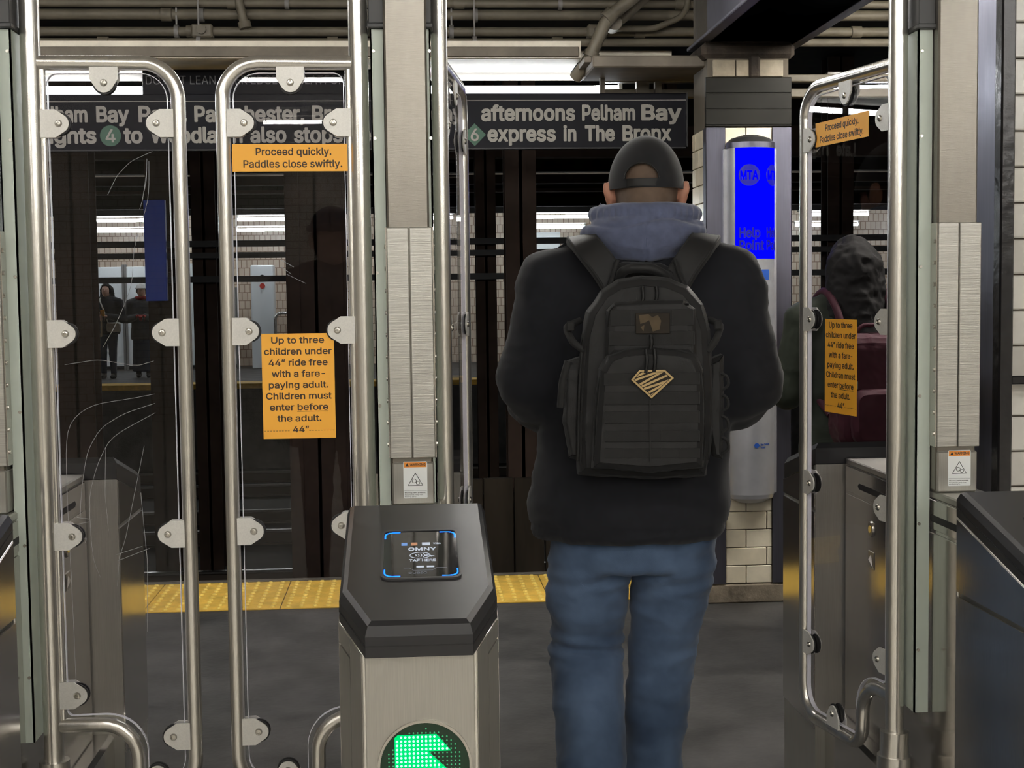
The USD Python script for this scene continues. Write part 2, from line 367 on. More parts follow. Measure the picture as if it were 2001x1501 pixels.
for xa, xb in ((x0 + .03, x0 + .13), (x0 + .135, x0 + .20), (x0 + .235, x0 + .345)):
    part(tc, 'tile', bx(xa, xb, y0 - .002, y0 + .012, 2.348, 2.42, .002), 'tile_grimy_shaded', False)
part(tc, 'crumbled_head', [bx(x0 - .02, x1 + .02, y0 - .01, y1, 2.425, 2.50, .02), bx(x0 + .19, x0 + .24, y0 - .012, y0 + .02, 2.34, 2.44, .01)], 'rust_plaster_shaded', label='crumbled rusty plaster at the head')
for s, xa, xb in ((0, x0 - .004, x0 + .083), (1, x1 - .083, x1 + .004)):
    part(tc, 'corner_guard', [bx(xa, xb, y0 - .008, y0 - .004, .09, 2.125, .001), bx(xa if s == 0 else xb - .004, xa + .004 if s == 0 else xb, y0 - .008, y0 + .05, .09, 2.125, .001)], 'steel_guard', label='bluish steel corner guard')
# overhead girder running over the column towards the camera
struct('overhead_beam', [bx(1.33, 1.74, .5, 6.5, 2.50, 2.98, .01), bx(1.29, 1.78, .5, 6.5, 2.50, 2.515, .003), bx(1.28, 1.79, 4.9, 4.94, 2.494, 2.502)], 'beam_grey', 'dark grey girder above the tiled column')

# pipes along the platform edge
pipes = [(2.79, .019, 6.88, 'thin beige pipe, topmost under the ceiling'), (2.745, .026, 6.92, 'thick beige pipe second from the top under the ceiling'),
         (2.662, .022, 6.90, 'beige pipe with junction boxes, third from the top'), (2.604, .020, 6.86, 'beige pipe lowest of the row above the light trough')]
for z, r, y, lab in pipes:
    t = thing('ceiling_pipe', lab, 'pipe', (0, y, z), group='pipes along the platform edge')
    part(t, 'pipe', cyl((-8, y, z), (10, y, z), r, 12), 'pipe_beige', 40)
    for q in range(9):
        xx = -3.6 + q * 1.07 + z % .1 * 7
        part(t, 'coupling', cyl((xx, y, z), (xx + .05, y, z), r + .007, 12), 'pipe_beige', 40)
    for q in range(8):
        xx = -3.7 + q * 1.3 + z % .07 * 9; part(t, 'hanger', [cyl((xx, y, z), (xx + .02, y, z), r + .010, 10), bx(xx + .006, xx + .014, y - .004, y + .004, z + r - .004, 3.0)], 'housing_grey', 40)
    if lab.startswith('beige pipe with'):
        for xx in (-.95, .93): part(t, 'junction_box', [bx(xx - .05, xx + .05, y - .045, y + .03, z - .035, z + .03, .008), cyl((xx, y - .06, z), (xx, y - .04, z), .022, 12)], 'pipe_beige', 30)
t = thing('drop_pipe', 'thick beige pipe curving down diagonally to the light trough', 'pipe', (.9, 6.58, 2.6))
part(t, 'pipe', sweep(fillet([(1.25, 6.55, 2.97), (1.06, 6.55, 2.76), (.93, 6.55, 2.66), (.845, 6.56, 2.47), (.79, 6.62, 2.40)], [.3, .2, .15]), .030, 12), 'pipe_beige', 60)
part(t, 'collar', [cyl((.955, 6.55, 2.683), (.925, 6.55, 2.655), .037, 12), cyl((.862, 6.557, 2.51), (.852, 6.558, 2.485), .036, 12)], 'pipe_beige', 40)
t = thing('branch_pipe', 'thin beige conduit slanting beside the thick diagonal pipe', 'pipe', (1.1, 6.66, 2.7))
part(t, 'pipe', sweep(fillet([(1.33, 6.66, 2.96), (1.02, 6.66, 2.672), (.98, 6.72, 2.655)], .06), .018, 12), 'pipe_beige', 60)
part(t, 'elbow_box', [cyl((.975, 6.60, 2.65), (.975, 6.70, 2.65), .034, 14)], 'pipe_beige')
t = thing('curved_conduit', 'slim beige conduit bending up to the right of the diagonal pipe', 'pipe', (1.2, 6.82, 2.67))
part(t, 'pipe', sweep(fillet([(.98, 6.82, 2.662), (1.20, 6.82, 2.664), (1.36, 6.82, 2.73), (1.36, 6.82, 2.98)], [.15, .1]), .015, 10), 'pipe_beige', 60)
t = thing('left_drop_pipe', 'short beige pipe dropping from the ceiling above the middle gate paddle', 'pipe', (-.72, 6.9, 2.75))
part(t, 'pipe', sweep(fillet([(-.79, 6.86, 2.99), (-.77, 6.86, 2.78), (-.745, 6.86, 2.67)], .1), .021, 12), 'pipe_beige', 60)
part(t, 'collar', cyl((-.752, 6.86, 2.70), (-.745, 6.86, 2.67), .03, 12), 'pipe_beige')

# light trough over the platform edge
struct('trim_1', [bx(-8, .80, 6.48, 6.50, 2.47, 2.545), bx(-8, .80, 6.50, 6.93, 2.468, 2.478)], 'soffit_cream', 'light trough soffit over the platform edge')
struct('trim_2', bx(-8, .79, 6.465, 6.481, 2.474, 2.518, .003), 'soffit_brown')
struct('trim_3', bx(-8, 1.31, 6.98, 7.02, 2.535, 2.585), 'soffit_cream')
struct('trim_4', [bx(.83, 1.385, 6.30, 6.72, 2.40, 2.452, .006), bx(.80, .83, 6.35, 6.7, 2.43, 2.452)], 'soffit_brown', 'boxed end of the light trough beside the tiled column')
struct('trim_5', [bx(.95, 10, 6.78, 6.84, 2.405, 2.44, .004), bx(1.1, 1.16, 6.76, 6.80, 2.34, 2.405), bx(1.19, 1.22, 6.76, 6.80, 2.34, 2.405), bx(.95, 10, 6.80, 6.86, 2.335, 2.375, .004)], 'pipe_beige', 'beige conduits beside the sign')

def fixture(name, x0, y, z, lab, group, tube_mat, L=1.22, rows=1, tr=.019):
    t = thing(name, lab, 'light', (x0 + L / 2, y, z), group=group)
    part(t, 'housing', hull([(x0 - .03, y - .05, z + .075), (x0 - .03, y + .07, z + .075), (x0 + L + .03, y - .05, z + .075), (x0 + L + .03, y + .07, z + .075),
                             (x0 - .03, y - .02, z + .05), (x0 - .03, y + .05, z + .05), (x0 + L + .03, y - .02, z + .05), (x0 + L + .03, y + .05, z + .05)]), 'fixture_grey', False)
    for q in range(rows): part(t, 'tube', cyl((x0, y + q * .09, z), (x0 + L, y + q * .09, z), tr, 12), tube_mat, 60)
    for xx in (x0 - .012, x0 + L - .004): part(t, 'lamp_holder', bx(xx, xx + .016, y - .022, y + .022, z - .02, z + .06), 'label_white', False)
    return t
for x0, w in ((-2.461, 'behind the first gate paddle'), (-.175, 'above the white-lettered sign'), (2.10, 'right of the tiled column'), (4.4, 'far to the right of the tiled column'), (-4.75, 'out of the picture to the left')):
    fixture('fluorescent_light', x0, 6.95, 2.394, 'glaring fluorescent tube over the platform edge ' + w, 'tubes over the near platform edge', 'tube_platform')
fixture('platform_light', 1.95, 5.4, 2.72, 'twin-tube ceiling light over the platform, right of the grey girder', None, 'tube_warm', 1.22, 2)
fixture('platform_light', -.15, 5.05, 2.72, 'twin-tube ceiling light over the platform, between girder and sign', None, 'tube_near', 1.22, 2)
fixture('platform_light', -2.2, 5.05, 2.72, 'twin-tube ceiling light over the platform, in front of the left end of the sign', None, 'tube_near', 1.22, 2)
fp = fixture('far_fluorescent_light', -5.3, 24.5, 2.68, '', '', 'tube_far', tr=.03)
P0 = stage.GetPrimAtPath(fp); FG = 'small tubes over the far platform'; FL = 'small fluorescent tube over the far platform, %s of its front row from the left'; FB = 'small fluorescent tube over the far platform, %s of its rear row from the left'
OR = 'first second third fourth fifth sixth seventh eighth ninth tenth eleventh'.split()
data(P0, label=FL % OR[3], group=FG)
for k_ in range(-3, 8):
    if k_: copy_of(fp, (-5.3 + 2.43 * k_ + .61, 24.5, 2.68), FL % OR[k_ + 3], group=FG)
for k_ in range(-2, 7): copy_of(fp, (-5.3 * 26.7 / 24.5 + 2.63 * k_ + .61, 26.7, 2.60), FB % OR[k_ + 2], group=FG)
for i, (y, lab) in enumerate(((.6, 'front'), (-1.5, 'second'), (-3.7, 'third'), (-6.1, 'fourth'), (-8.2, 'last'))):
    for x0, wh in (((-3.3, 'leftmost'), (-1.7, 'second from the left'), (-.1, 'central'), (1.5, 'second from the right'), (3.1, 'rightmost')) if i < 2 else ((-5.6, 'leftmost'), (-1.2, 'second from the left'), (.6, 'central'), (2.4, 'second from the right'), (4.2, 'rightmost'))):
        fixture('ceiling_light', x0, y, 2.86, 'tube ceiling light over the fare area, %s of the %s row' % (wh, lab), 'ceiling lights over the fare area, %s row' % lab, 'tube_near', 1.3, 1, .016)

# overhead sign
sg = thing('overhead_sign', 'long black overhead platform sign with two lines of white lettering', 'sign', (-.22, 6.62, 2.2))
part(sg, 'panel', bx(-2.6, 1.312, 6.60, 6.64, 2.072, 2.328, .003), 'sign_black', False)
part(sg, 'rule', bx(-2.6, 1.305, 6.5985, 6.60, 2.2935, 2.2965), 'sign_white', False)
part(sg, 'rail', [bx(-2.6, 1.312, 6.593, 6.60, 2.072, 2.078), bx(1.304, 1.312, 6.593, 6.60, 2.072, 2.328)], 'gasket', False)
ys = 6.60
for tx, a, b in (('Pelham', -1.72, -1.434), ('Bay', -1.395, -1.249), ('Park,', -1.207, -.99), ('Parkchester,', -.957, -.461), ('Bronx', -.426, -.185), ('Weekday', -.12, .267), ('afternoons', .349, .785), ('Pelham', .817, 1.066), ('Bay', 1.095, 1.284)):
    if tx == 'Pelham' and a < 0: a = -1.683
    part(sg, 'lettering', line_words(tx, a, b, 2.2055, .066, ys, 2), 'sign_white', False)
for tx, a, b in (('Late', -1.84, -1.71), ('nights', -1.66, -1.397), ('to', -1.276, -1.191), ('Woodlawn', -1.157, -.742), ('also', -.707, -.544), ('stops', -.51, -.288), ('here.', -.25, -.06), ('express', .377, .694), ('in', .73, .79), ('The', .83, .97), ('Bronx', 1.006, 1.235)):
    part(sg, 'lettering', line_words(tx, a, b, 2.1108, .066, ys, 2), 'sign_white', False)
part(sg, 'round_bullet', plate(Point(-1.334, 2.141).buffer(.047), ys - .001, ys), 'sign_green', False, 'green round route bullet')
part(sg, 'lettering', words_mid('4', -1.334, 2.113, .056, ys - .001, True), 'sign_white', False)
part(sg, 'diamond_bullet', plate(Polygon([(.318 - .052, 2.139), (.318, 2.139 - .052), (.318 + .052, 2.139), (.318, 2.139 + .052)]), ys - .001, ys), 'sign_green', False, 'green diamond route bullet')
part(sg, 'lettering', words_mid('6', .318, 2.112, .054, ys - .001, True), 'sign_white', False)
for xx in (.905, -1.80): part(sg, 'hanger', bx(xx, xx + .022, 6.61, 6.632, 2.328, 2.47), 'soffit_brown', False)
s2 = thing('warning_sign', 'dim black warning sign hanging behind the overhead sign', 'sign', (-.7, 6.8, 2.45))
part(s2, 'panel', bx(-1.22, -.15, 6.80, 6.83, 2.345, 2.53, .002), 'sign_black', False)
part(s2, 'lettering', line_words('WARNING', -.895, -.55, 2.475, .036, 6.80, True), 'sign_dim', False)
part(s2, 'lettering', line_words('DO NOT LEAN OVER EDGE OF PLATFORM', -1.205, -.243, 2.40, .040, 6.80), 'sign_dim', False)

# steel columns between the tracks
def hcol(x0, x1, y, z1, lab, m='steel_brown'):
    w = (x1 - x0); d = .24; ft = .02
    t = thing('steel_column', lab, 'column', ((x0 + x1) / 2, y + d / 2, -1.3))
    part(t, 'front_flange', bx(x0, x1, y, y + ft, -1.3, z1), m, False); part(t, 'rear_flange', bx(x0, x1, y + d - ft, y + d, -1.3, z1), m, False)
    part(t, 'web', bx((x0 + x1) / 2 - .012, (x0 + x1) / 2 + .012, y, y + d, -1.3, z1), m, False)
    if w > .3: part(t, 'angle_bracket', [bx(x0 + .02, x0 + .10, y - .016, y, -1.3, z1), bx(x1 - .10, x1 - .02, y - .016, y, -1.3, z1)], m, False)
for x0, x1, lab in ((-2.521, -2.269, 'dark brown steel column at the left, seen through the first gate paddle'), (-.883, -.451, 'wide brown steel column behind the two orange stickers'), (.718, .945, 'brown steel column between the middle gate post and the walking man'),
                    (2.30, 2.53, 'brown steel column hidden behind the tiled column'), (4.171, 4.258 + .1, 'dark steel column beside the right gate post')):
    hcol(x0, x1, 10.4, 3.7, lab)
for x0, x1, lab in ((-2.518, -2.283, 'steel column carrying a blue panel beside the waiting people'), (-2.087, -1.856, 'black steel column in the gap between the two closed paddles'), (.673, .871, 'dark steel column just left of the walking man, behind the nearer one'),
                    (4.2, 4.462, 'dark steel column seen through the open right paddle'), (2.45, 2.68, 'dark steel column of the middle row hidden behind the walking man'), (-5.2, -4.96, 'steel column far left in the middle row')):
    hcol(x0, x1, 14.0, 3.7, lab)
for z0, z1, lab in ((1.873, 1.932, 'uppermost'), (1.764, 1.818, 'middle'), (1.532, 1.591, 'lowest')):
    solo('cable_rail', bx(-9, 12, 13.86, 13.96, z0, z1), 'gasket', 'black horizontal rail across the tracks, %s of three' % lab, 'rail', 'rails across the middle columns')
solo('blue_panel', bx(-2.50, -2.30, 13.78, 13.86, 1.36, 2.32, .004), 'panel_blue', 'tall blue panel fixed to a column beside the waiting people', 'panel')
for y, z0, z1, lab in ((14.26, 2.75, 3.05, 'nearer'), (18.0, 2.77, 2.88, 'farther'), (18.2, 2.68, 2.72, 'slimmest')):
    solo('track_girder', bx(-14, 16, y, y + .2, z0, z1), 'steel_brown', 'dark horizontal girder over the tracks, the %s one' % lab, 'girder', 'girders over the tracks')
tb = thing('track_barrier', 'low dark barrier of upright planks between the tracks', 'barrier', (1.5, 10.2, -1.3))
for i in range(20):
    x = .30 + i * .222; part(tb, 'plank', bx(x, x + .212, 10.17 + (i % 3) * .004, 10.22, -1.3, .06 + (i % 2) * .004, .003), 'wood_dark', False)
part(tb, 'rail', [bx(.30, 4.7, 10.22, 10.27, -.15, -.05), bx(.30, 4.7, 10.22, 10.27, -.9, -.8)], 'wood_dark', False)
ORD = 'first second third fourth fifth sixth seventh eighth'.split()
n = 0
for yc in (8.75, 12.45, 16.15, 19.85):
    for s in (-.72, .72):
        t = thing('running_rail', '%s steel running rail counted from the near platform' % ORD[n], 'rail', (0, yc + s, -1.3)); n += 1
        part(t, 'rail_body', [bx(-15, 18, yc + s - .06, yc + s + .06, -1.3, -1.28), bx(-15, 18, yc + s - .012, yc + s + .012, -1.28, -1.17)], 'rail_side', False)
        part(t, 'rail_head', bx(-15, 18, yc + s - .034, yc + s + .034, -1.17, -1.14, .006), 'rail_top', False)

# far platform furniture: fare machines and barrier panels
def far_panel(x0, x1, h, lab, y=27.2):
    t = thing('fare_barrier_panel', lab, 'barrier', ((x0 + x1) / 2, y, 0))
    part(t, 'panel', bx(x0, x1, y, y + .06, .02, h, .006), 'label_white', False); part(t, 'frame', [bx(x0 - .02, x0 + .02, y - .02, y + .05, 0, h + .04), bx(x1 - .02, x1 + .02, y - .02, y + .05, 0, h + .04)], 'housing_grey', False)
    part(t, 'kick_plate', bx(x0, x1, y - .01, y, .02, .08), 'gasket', False)
    return t
far_panel(-6.2, -5.35, 1.95, 'pale grey barrier panel behind the waiting woman')
far_panel(-5.30, -4.75, 1.95, 'pale grey barrier panel between the waiting woman and man')
far_panel(-4.70, -3.9, 2.0, 'pale grey barrier panel behind the waiting man')
far_panel(-3.85, -3.25, 1.5, 'pale low barrier panel behind the paddle gap')
t = thing('fare_machine', 'pale grey fare machine with round black and red buttons behind the orange sticker', 'machine', (-2.75, 27.0, 0))
part(t, 'cabinet', bx(-2.95, -2.52, 26.95, 27.3, 0, 1.95, .02), 'label_white'); part(t, 'button', plate(Point(-2.73, 1.72).buffer(.05), 26.93, 26.95), 'ink_black'); part(t, 'button', plate(Point(-2.73, 1.56).buffer(.05), 26.93, 26.95), 'red_button')
part(t, 'handrail', sweep(fillet([(-2.5, 26.9, .2), (-2.5, 26.9, 1.05), (-1.9, 26.9, 1.05), (-1.9, 26.9, .2)], .12), .03, 10), 'steel_tube', 60)
t = thing('far_sign_post', 'pale post with round black and red signs between the waiting people', 'sign', (-4.72, 26.9, 0))
part(t, 'post', bx(-4.80, -4.64, 26.9, 26.95, 0, 2.0, .005), 'label_white'); part(t, 'sign_disc', plate(Point(-4.72, 1.60).buffer(.045), 26.885, 26.9), 'ink_black'); part(t, 'sign_disc', plate(Point(-4.72, 1.46).buffer(.045), 26.885, 26.9), 'red_button'); 
t = thing('far_screen', 'small bright blue screen at the far platform left of the man\'s shoulder', 'screen', (2.5, 27.0, 1.9))
part(t, 'casing', bx(2.28, 2.95, 27.0, 27.1, 1.80, 2.20, .01), 'gasket'); part(t, 'display', bx(2.31, 2.92, 26.99, 27.0, 1.83, 2.17), 'screen_blue', False)
solo('far_notice', bx(2.45, 3.0, 27.9, 27.95, 2.15, 2.55), 'label_white', 'pale notice board on the far wall left of the man\'s shoulder', 'notice')

# ================================================================== fare gates
GY = 3.05
C0, C1, C2 = -.875, .004, 1.176
plate_, line_words_ = plate, line_words
def gate_post(t, C, tubes):
    """upright post assembly standing on a cabinet: front face at GY-.07"""
    f = GY - .085
    part(t, 'post_core', bx(C - .049, C + .042, GY - .043, GY + .055, .974, 2.35, .003), 'grey_plastic')
    part(t, 'post', bx(C - .046, C + .042, f + .006, GY + .06, .974, 2.35, .004), 'steel_post')
    for xa, xb in ((C - .047, C - .002), (C + .000, C + .047)):
        part(t, 'cover_plate', bx(xa, xb, f - .004, f + .03, 1.072, 1.553, .0015), 'steel_plate', label='brushed cover plate')
    part(t, 'lower_box', bx(C - .044, C + .044, f, GY + .058, .973, 1.062, .003), 'steel_face')
    for s in (-1, 1):
        if all((tx - C) * s < 0 for tx in tubes): continue
        o_ = max(abs(tx - C) for tx in tubes if (tx - C) * s > 0); in_, out_ = (.048, o_ - .0265) if o_ > .09 else (.0415, o_ - .0195); xa = C + s * (in_ + out_) / 2; wd = (out_ - in_) / 2
        part(t, 'channel', [bx(xa - wd, xa + wd, GY - .05, GY - .044, .48, 1.965), bx(xa - wd if s < 0 else xa + wd - .003, xa - wd + .003 if s < 0 else xa + wd, GY - .05, GY + .03, .48, 1.965)], 'channel_green', label='pale green channel strip')
        [part(t, 'channel_screw', cyl((xa + s * wd * .5, GY - .053, z), (xa + s * wd * .5, GY - .049, z), .0035, 8), 'bolt_steel') for z in (.62, .9, 1.18, 1.46, 1.74, 1.92)]
        for q in range(10): part(t, 'rivet', cyl((C + s * .0495, f + .010, 1.10 + q * .046), (C + s * .0525, f + .010, 1.10 + q * .046), .0045, 8), 'bolt_steel')
        part(t, 'cover_flange', bx(C + s * .0485 - .0012, C + s * .0485 + .0012, f, f + .05, 1.072, 1.553), 'steel_cabinet', False)
        part(t, 'top_guide', [bx(xa - wd - .003, xa + wd + .003, GY - .06, GY + .03, 1.975, 2.35, .002), bx(xa - wd - .006, xa + wd + .006, GY - .064, GY + .03, 1.966, 1.976, .002)], 'grey_plastic', label='dark plastic guide')
    for tx in tubes:
        part(t, 'hinge_tube', cyl((tx, GY, .42), (tx, GY, 2.35), .0205 if abs(tx - C) > .09 else .0175, 24), 'steel_tube', 60)
        part(t, 'hinge_socket', [cyl((tx, GY, .36), (tx, GY, .425), .032, 24), cyl((tx, GY, .30), (tx, GY, .37), .038, 24)], 'steel_tube', 40)
    # warning label
    yl = f
    def sq(m):
        m = m.copy(); v = np.array(m.vertices); v[:, 0] = C + .004 + (v[:, 0] - C - .004) * .95; v[:, 2] = .9865 + (v[:, 2] - .962) * .861; m.vertices = v; return m
    plate = lambda *a: sq(plate_(*a)); line_words = lambda *a: sq(line_words_(*a))
    lb = part(t, 'warning_label', plate(rrect(C - .022, C + .0305, .962, 1.052, .003), yl - .0008, yl), 'label_white', False, 'white and orange warning label')
    part(lb, 'label_band', plate(sbox(C - .0205, 1.038, C + .029, 1.0505), yl - .0012, yl - .0008), 'label_orange', False)
    part(lb, 'lettering', line_words('WARNING', C - .0075, C + .027, 1.0415, .0062, yl - .0012, True, .0002), 'ink_black', False)
    tri = Polygon([(C - .013, .993), (C + .0215, .993), (C + .0042, 1.025)])
    part(lb, 'pictogram', [plate(Polygon([(C - .0175, 1.0405), (C - .0095, 1.0405), (C - .0135, 1.0485)]), yl - .0014, yl - .0012), plate(tri.difference(tri.buffer(-.0013)), yl - .001, yl - .0008),
                          plate(affinity.translate(ring2d(.0052, .0011), C + .0015, 1.0045), yl - .001, yl - .0008), plate(affinity.translate(ring2d(.0045, .0011), C + .0098, .9995), yl - .001, yl - .0008),
                          plate(sbox(C - .0205, .9805, C + .029, .9811), yl - .001, yl - .0008)], 'ink_black', False)
    for zz, tx, w in ((.9745, 'Moving parts present.', .046), (.9695, 'Keep hands away from', .040), (.9652, 'moving parts.', .026)):
        part(lb, 'lettering', line_words(tx, C - .0195, C - .0195 + w, zz, .0028, yl - .0008, zz > .972, .0002), 'ink_black', False)
    return t

def clip_poly(s, L=.058, W=.058):
    """flat lug reaching from the frame (x=0) to x = s*L, its end rounded"""
    h = W / 2
    a = [(0, -h), (s * L * .52, -h)]
    a += [(s * (L - .020 + .020 * math.cos(t)), .020 * math.sin(t)) for t in np.linspace(-math.pi / 3.2, math.pi / 3.2, 9)]
    return Polygon(a + [(s * L * .52, h), (0, h)])
def paddle(hx, s, w, ang, lab, notch, clips_free, clips_hinge, stickers, scratches=0):
    """a glazed gate leaf hinged at (hx, GY); closed it reaches w to the side s; ang turns it open. Modelled shut, in its own frame, viewer at -y"""
    t = thing('gate_paddle', lab, 'gate paddle', (hx, GY, 0), rotz=ang); LOC[t] = np.zeros(3)
    R = .0155; zt = 1.904; zb = .345; X = lambda v: s * v
    path = fillet([(X(.015), 0, zt), (X(w), 0, zt), (X(w), 0, zb), (X(notch), 0, zb), (X(notch), 0, .50), (X(.015), 0, .50)], [.075, .075, .05, .075], 9)
    part(t, 'frame_tube', sweep(path, R, 16), 'steel_tube', 60, 'bent steel frame tube')
    part(t, 'stile', cyl((X(.022), 0, .50), (X(.022), 0, zt), .0075, 12), 'steel_tube', 60)
    # pane: rounded at the free corners, cut out around the notch
    g0, g1 = .032, w - R - .006
    pane = rrect(g0, g1, zb + R + .006, zt - R - .006, .055, 8).union(rrect(g0, g1 - .1, .9, zt - R - .006, .02, 4))
    pane = pane.difference(rrect(-1, notch + R + .006, -1, .50 + R + .006, .085, 8)).buffer(-.012).buffer(.012)
    pane = affinity.scale(pane, s, 1, origin=(0, 0)) if s < 0 else pane
    gp = part(t, 'glass_pane', plate(pane, -.005, .005), 'glass_pane', False, 'clear glass pane')
    ed = pane.difference(pane.buffer(-.0012))
    part(gp, 'pane_edge', plate(ed, -.0052, .0052), 'glass_edge', False)
    def lug(cx, cz, poly, bolt):
        c, _ = [part(t, 'clip', plate(affinity.translate(poly, cx, cz), q, q + .004), 'steel_clip', False, 'flat steel glazing clip') for q in (-.012, .008)]
        bxp, bz = cx + bolt[0], cz + bolt[1]
        [part(c, 'washer', cyl((bxp, q * .0055, bz), (bxp, q * .0085, bz), .024, 20), 'gasket', 40) for q in (-1, 1)]
        b = lathe([(0, .003), (.0025, .003), (.003, .0045), (.0055, .004), (.0075, .0015), (.0078, 0)], 14)
        v = np.array(b.vertices); bb = [trimesh.Trimesh(np.c_[v[:, 0] + bxp, -.012 - v[:, 2], v[:, 1] + bz], b.faces, process=False), trimesh.Trimesh(np.c_[v[:, 0] + bxp, .012 + v[:, 2], v[:, 1] + bz], b.faces[:, ::-1], process=False)]
        [part(c, 'bolt', q, 'bolt_steel', 40) for q in bb]
    for z in clips_free: lug(X(w - R * .5), z, clip_poly(-s), (X(-.037), 0))
    for z in clips_hinge: lug(X(.018), z, clip_poly(s), (X(.037), 0))
    top = affinity.rotate(clip_poly(1), -90, origin=(0, 0)); lug(X(w * .5), zt - R * .3, top, (0, -.038)); lug(X((w + notch) / 2 - .02), zb + R * .3, affinity.rotate(clip_poly(1), 90, origin=(0, 0)), (0, .038))
    for kind, xa, z0 in stickers:
        y = -.0052
        if kind == 'proceed':
            W_, H_ = .253, .0575
            st = part(t, 'sticker', plate(sbox(xa, z0, xa + W_, z0 + H_), y - .0006, y), 'sticker_orange', False, 'orange sticker reading Proceed quickly. Paddles close swiftly.')
            part(st, 'lettering', [words_mid('Proceed quickly.', xa + W_ / 2 + .002, z0 + .0345, .0148, y - .0006, True, .0003), words_mid('Paddles close swiftly.', xa + W_ / 2, z0 + .0088, .0148, y - .0006, True, .0003)], 'ink_brown', False)
        else:
            W_, H_ = .1535, .2245
            st = part(t, 'sticker', plate(sbox(xa, z0, xa + W_, z0 + H_), y - .0006, y), 'sticker_orange', False, 'orange sticker about children riding free')
            L = ['Up to three', 'children under', '44\u201d ride free', 'with a fare-', 'paying adult.', 'Children must', 'enter before', 'the adult.', '44\u201d']
            wid = [.112, .143, .125, .113, .126, .139, .124, .0935, .034]; ms = []
            for i, (tx, ww) in enumerate(zip(L, wid)):
                zz = z0 + H_ - .0205 - i * .02385; xc = xa + W_ / 2 + (.003 if i == 8 else 0); ms.append(line_words(tx, xc - ww / 2, xc + ww / 2, zz, .0132, y - .0006, True, .0003))
                if tx.startswith('enter'): ms.append(plate(sbox(xc - ww / 2 + .058, zz - .0035, xc + ww / 2, zz - .0024), y - .0009, y - .0006))
            zd = z0 + H_ - .0205 - 8 * .02385 + .003
            for q in range(9):
                for xx in (xa + .002 + q * .0062, xa + .097 + q * .0062): ms.append(plate(sbox(xx, zd, xx + .0038, zd + .001), y - .0009, y - .0006))
            part(st, 'lettering', ms, 'ink_brown', False)
    if scratches:
        P = np.random.default_rng(scratches); ms = []
        for pts in SCR[scratches]:
            p = np.array([(X(a), -.0053, z) for a, z in pts]); from_ = np.linspace(0, 1, len(p)); tt = np.linspace(0, 1, 26)
            q = np.c_[[np.interp(tt, from_, p[:, k]) for k in range(3)]].T
            for _ in range(3): q[1:-1] = (q[:-2] + q[1:-1] * 2 + q[2:]) / 4
            ms.append(sweep(q, (.0005, .0005)[scratches - 1], 4))
        part(gp, 'scratch', ms, 'scratch', 60, 'pale scratches', 'stuff')
    return t
SCR = {1: [[(.245, 1.72), (.20, 1.70), (.17, 1.67), (.150, 1.63)], [(.237, 1.70), (.235, 1.62), (.20, 1.52), (.195, 1.44), (.16, 1.36), (.13, 1.31)], [(.233, 1.705), (.231, 1.66), (.221, 1.62)], [(.232, 1.68), (.222, 1.62), (.215, 1.60)],
           [(.235, 1.21), (.18, 1.20), (.10, 1.19), (.05, 1.15), (.045, 1.05), (.05, .80), (.052, .60)], [(.235, 1.19), (.17, 1.17), (.12, 1.14), (.09, 1.09), (.075, 1.0), (.07, .92)],
           [(.235, 1.17), (.14, 1.12), (.11, 1.06), (.09, .99), (.095, .86), (.11, .82)], [(.21, 1.10), (.185, .99), (.165, .90), (.15, .86), (.145, .80)], [(.20, 1.00), (.205, .92), (.21, .85), (.205, .70)], [(.13, 1.10), (.125, 1.0), (.13, .92)],
           [(.065, .935), (.09, .94)], [(.065, .95), (.095, .945)], [(.07, .905), (.085, .905), (.08, .895)], [(.145, .868), (.20, .885)], [(.148, .855), (.215, .88)], [(.05, 1.275), (.12, 1.285), (.2, 1.27), (.235, 1.28)]],
       2: [[(.17, 1.49), (.145, 1.475)], [(.17, 1.475), (.15, 1.46)], [(.16, 1.46), (.12, 1.44)]]}
paddle(C0 + .100, 1, .300, 0, 'closed glass gate paddle at the left, scratched and without stickers', .178, (1.778, 1.34, .91, .470), (1.778, 1.34, .91, .567), [], 1)
paddle(C1 - .101, -1, .286, 0, 'closed glass gate paddle with two orange stickers, left of the middle post', .115, (1.778, 1.34, .912, .475), (1.778, 1.34, .92), [('proceed', -.268, 1.6765), ('children', -.2165, 1.1095)], 2)
paddle(C1 + .070, 1, .43, 81.7, 'open glass gate paddle seen edge-on beside the middle post', .14, (1.778, 1.34, .912, .475), (1.778, 1.34, .92), [])
paddle(C2 - .106, -1, .43, -78.7, 'open glass gate paddle at the right with two foreshortened orange stickers', .14, (1.778, 1.34, .935, .53), (1.79, 1.34, .922, .575), [('proceed', -.368, 1.757), ('children', -.318, 1.118)])

# ---------------------------------------------------------------- cabinets
def octo(C, y0, y1, hw, ch, front=True):
    """plan outline (x, y): chamfered at the front (low y) or at the rear corners"""
    if front: return [(C - hw, y1), (C - hw, y0 + ch), (C - hw + ch * .36, y0), (C + hw - ch * .36, y0), (C + hw, y0 + ch), (C + hw, y1)]
    return [(C - hw, y0), (C - hw, y1 - ch), (C - hw + ch * .36, y1), (C + hw - ch * .36, y1), (C + hw, y1 - ch), (C + hw, y0)]
def ztop(y, front=True):            # height of the cap's sloping upper face
    return .893 + (y - 2.25) * .235 if front else 1.014 - max(0, y - 3.62) * .25
def prismoid(pl, z0, z1):           # closed solid over a plan: z0, z1 give the heights at a plan point
    n = len(pl); V = [(x, y, z0(x, y)) for x, y in pl] + [(x, y, z1(x, y)) for x, y in pl]
    return hull(V)
def shrink(pl, d, C):
    p = Polygon(pl).buffer(-d, join_style=2); return list(p.exterior.coords)[:-1]
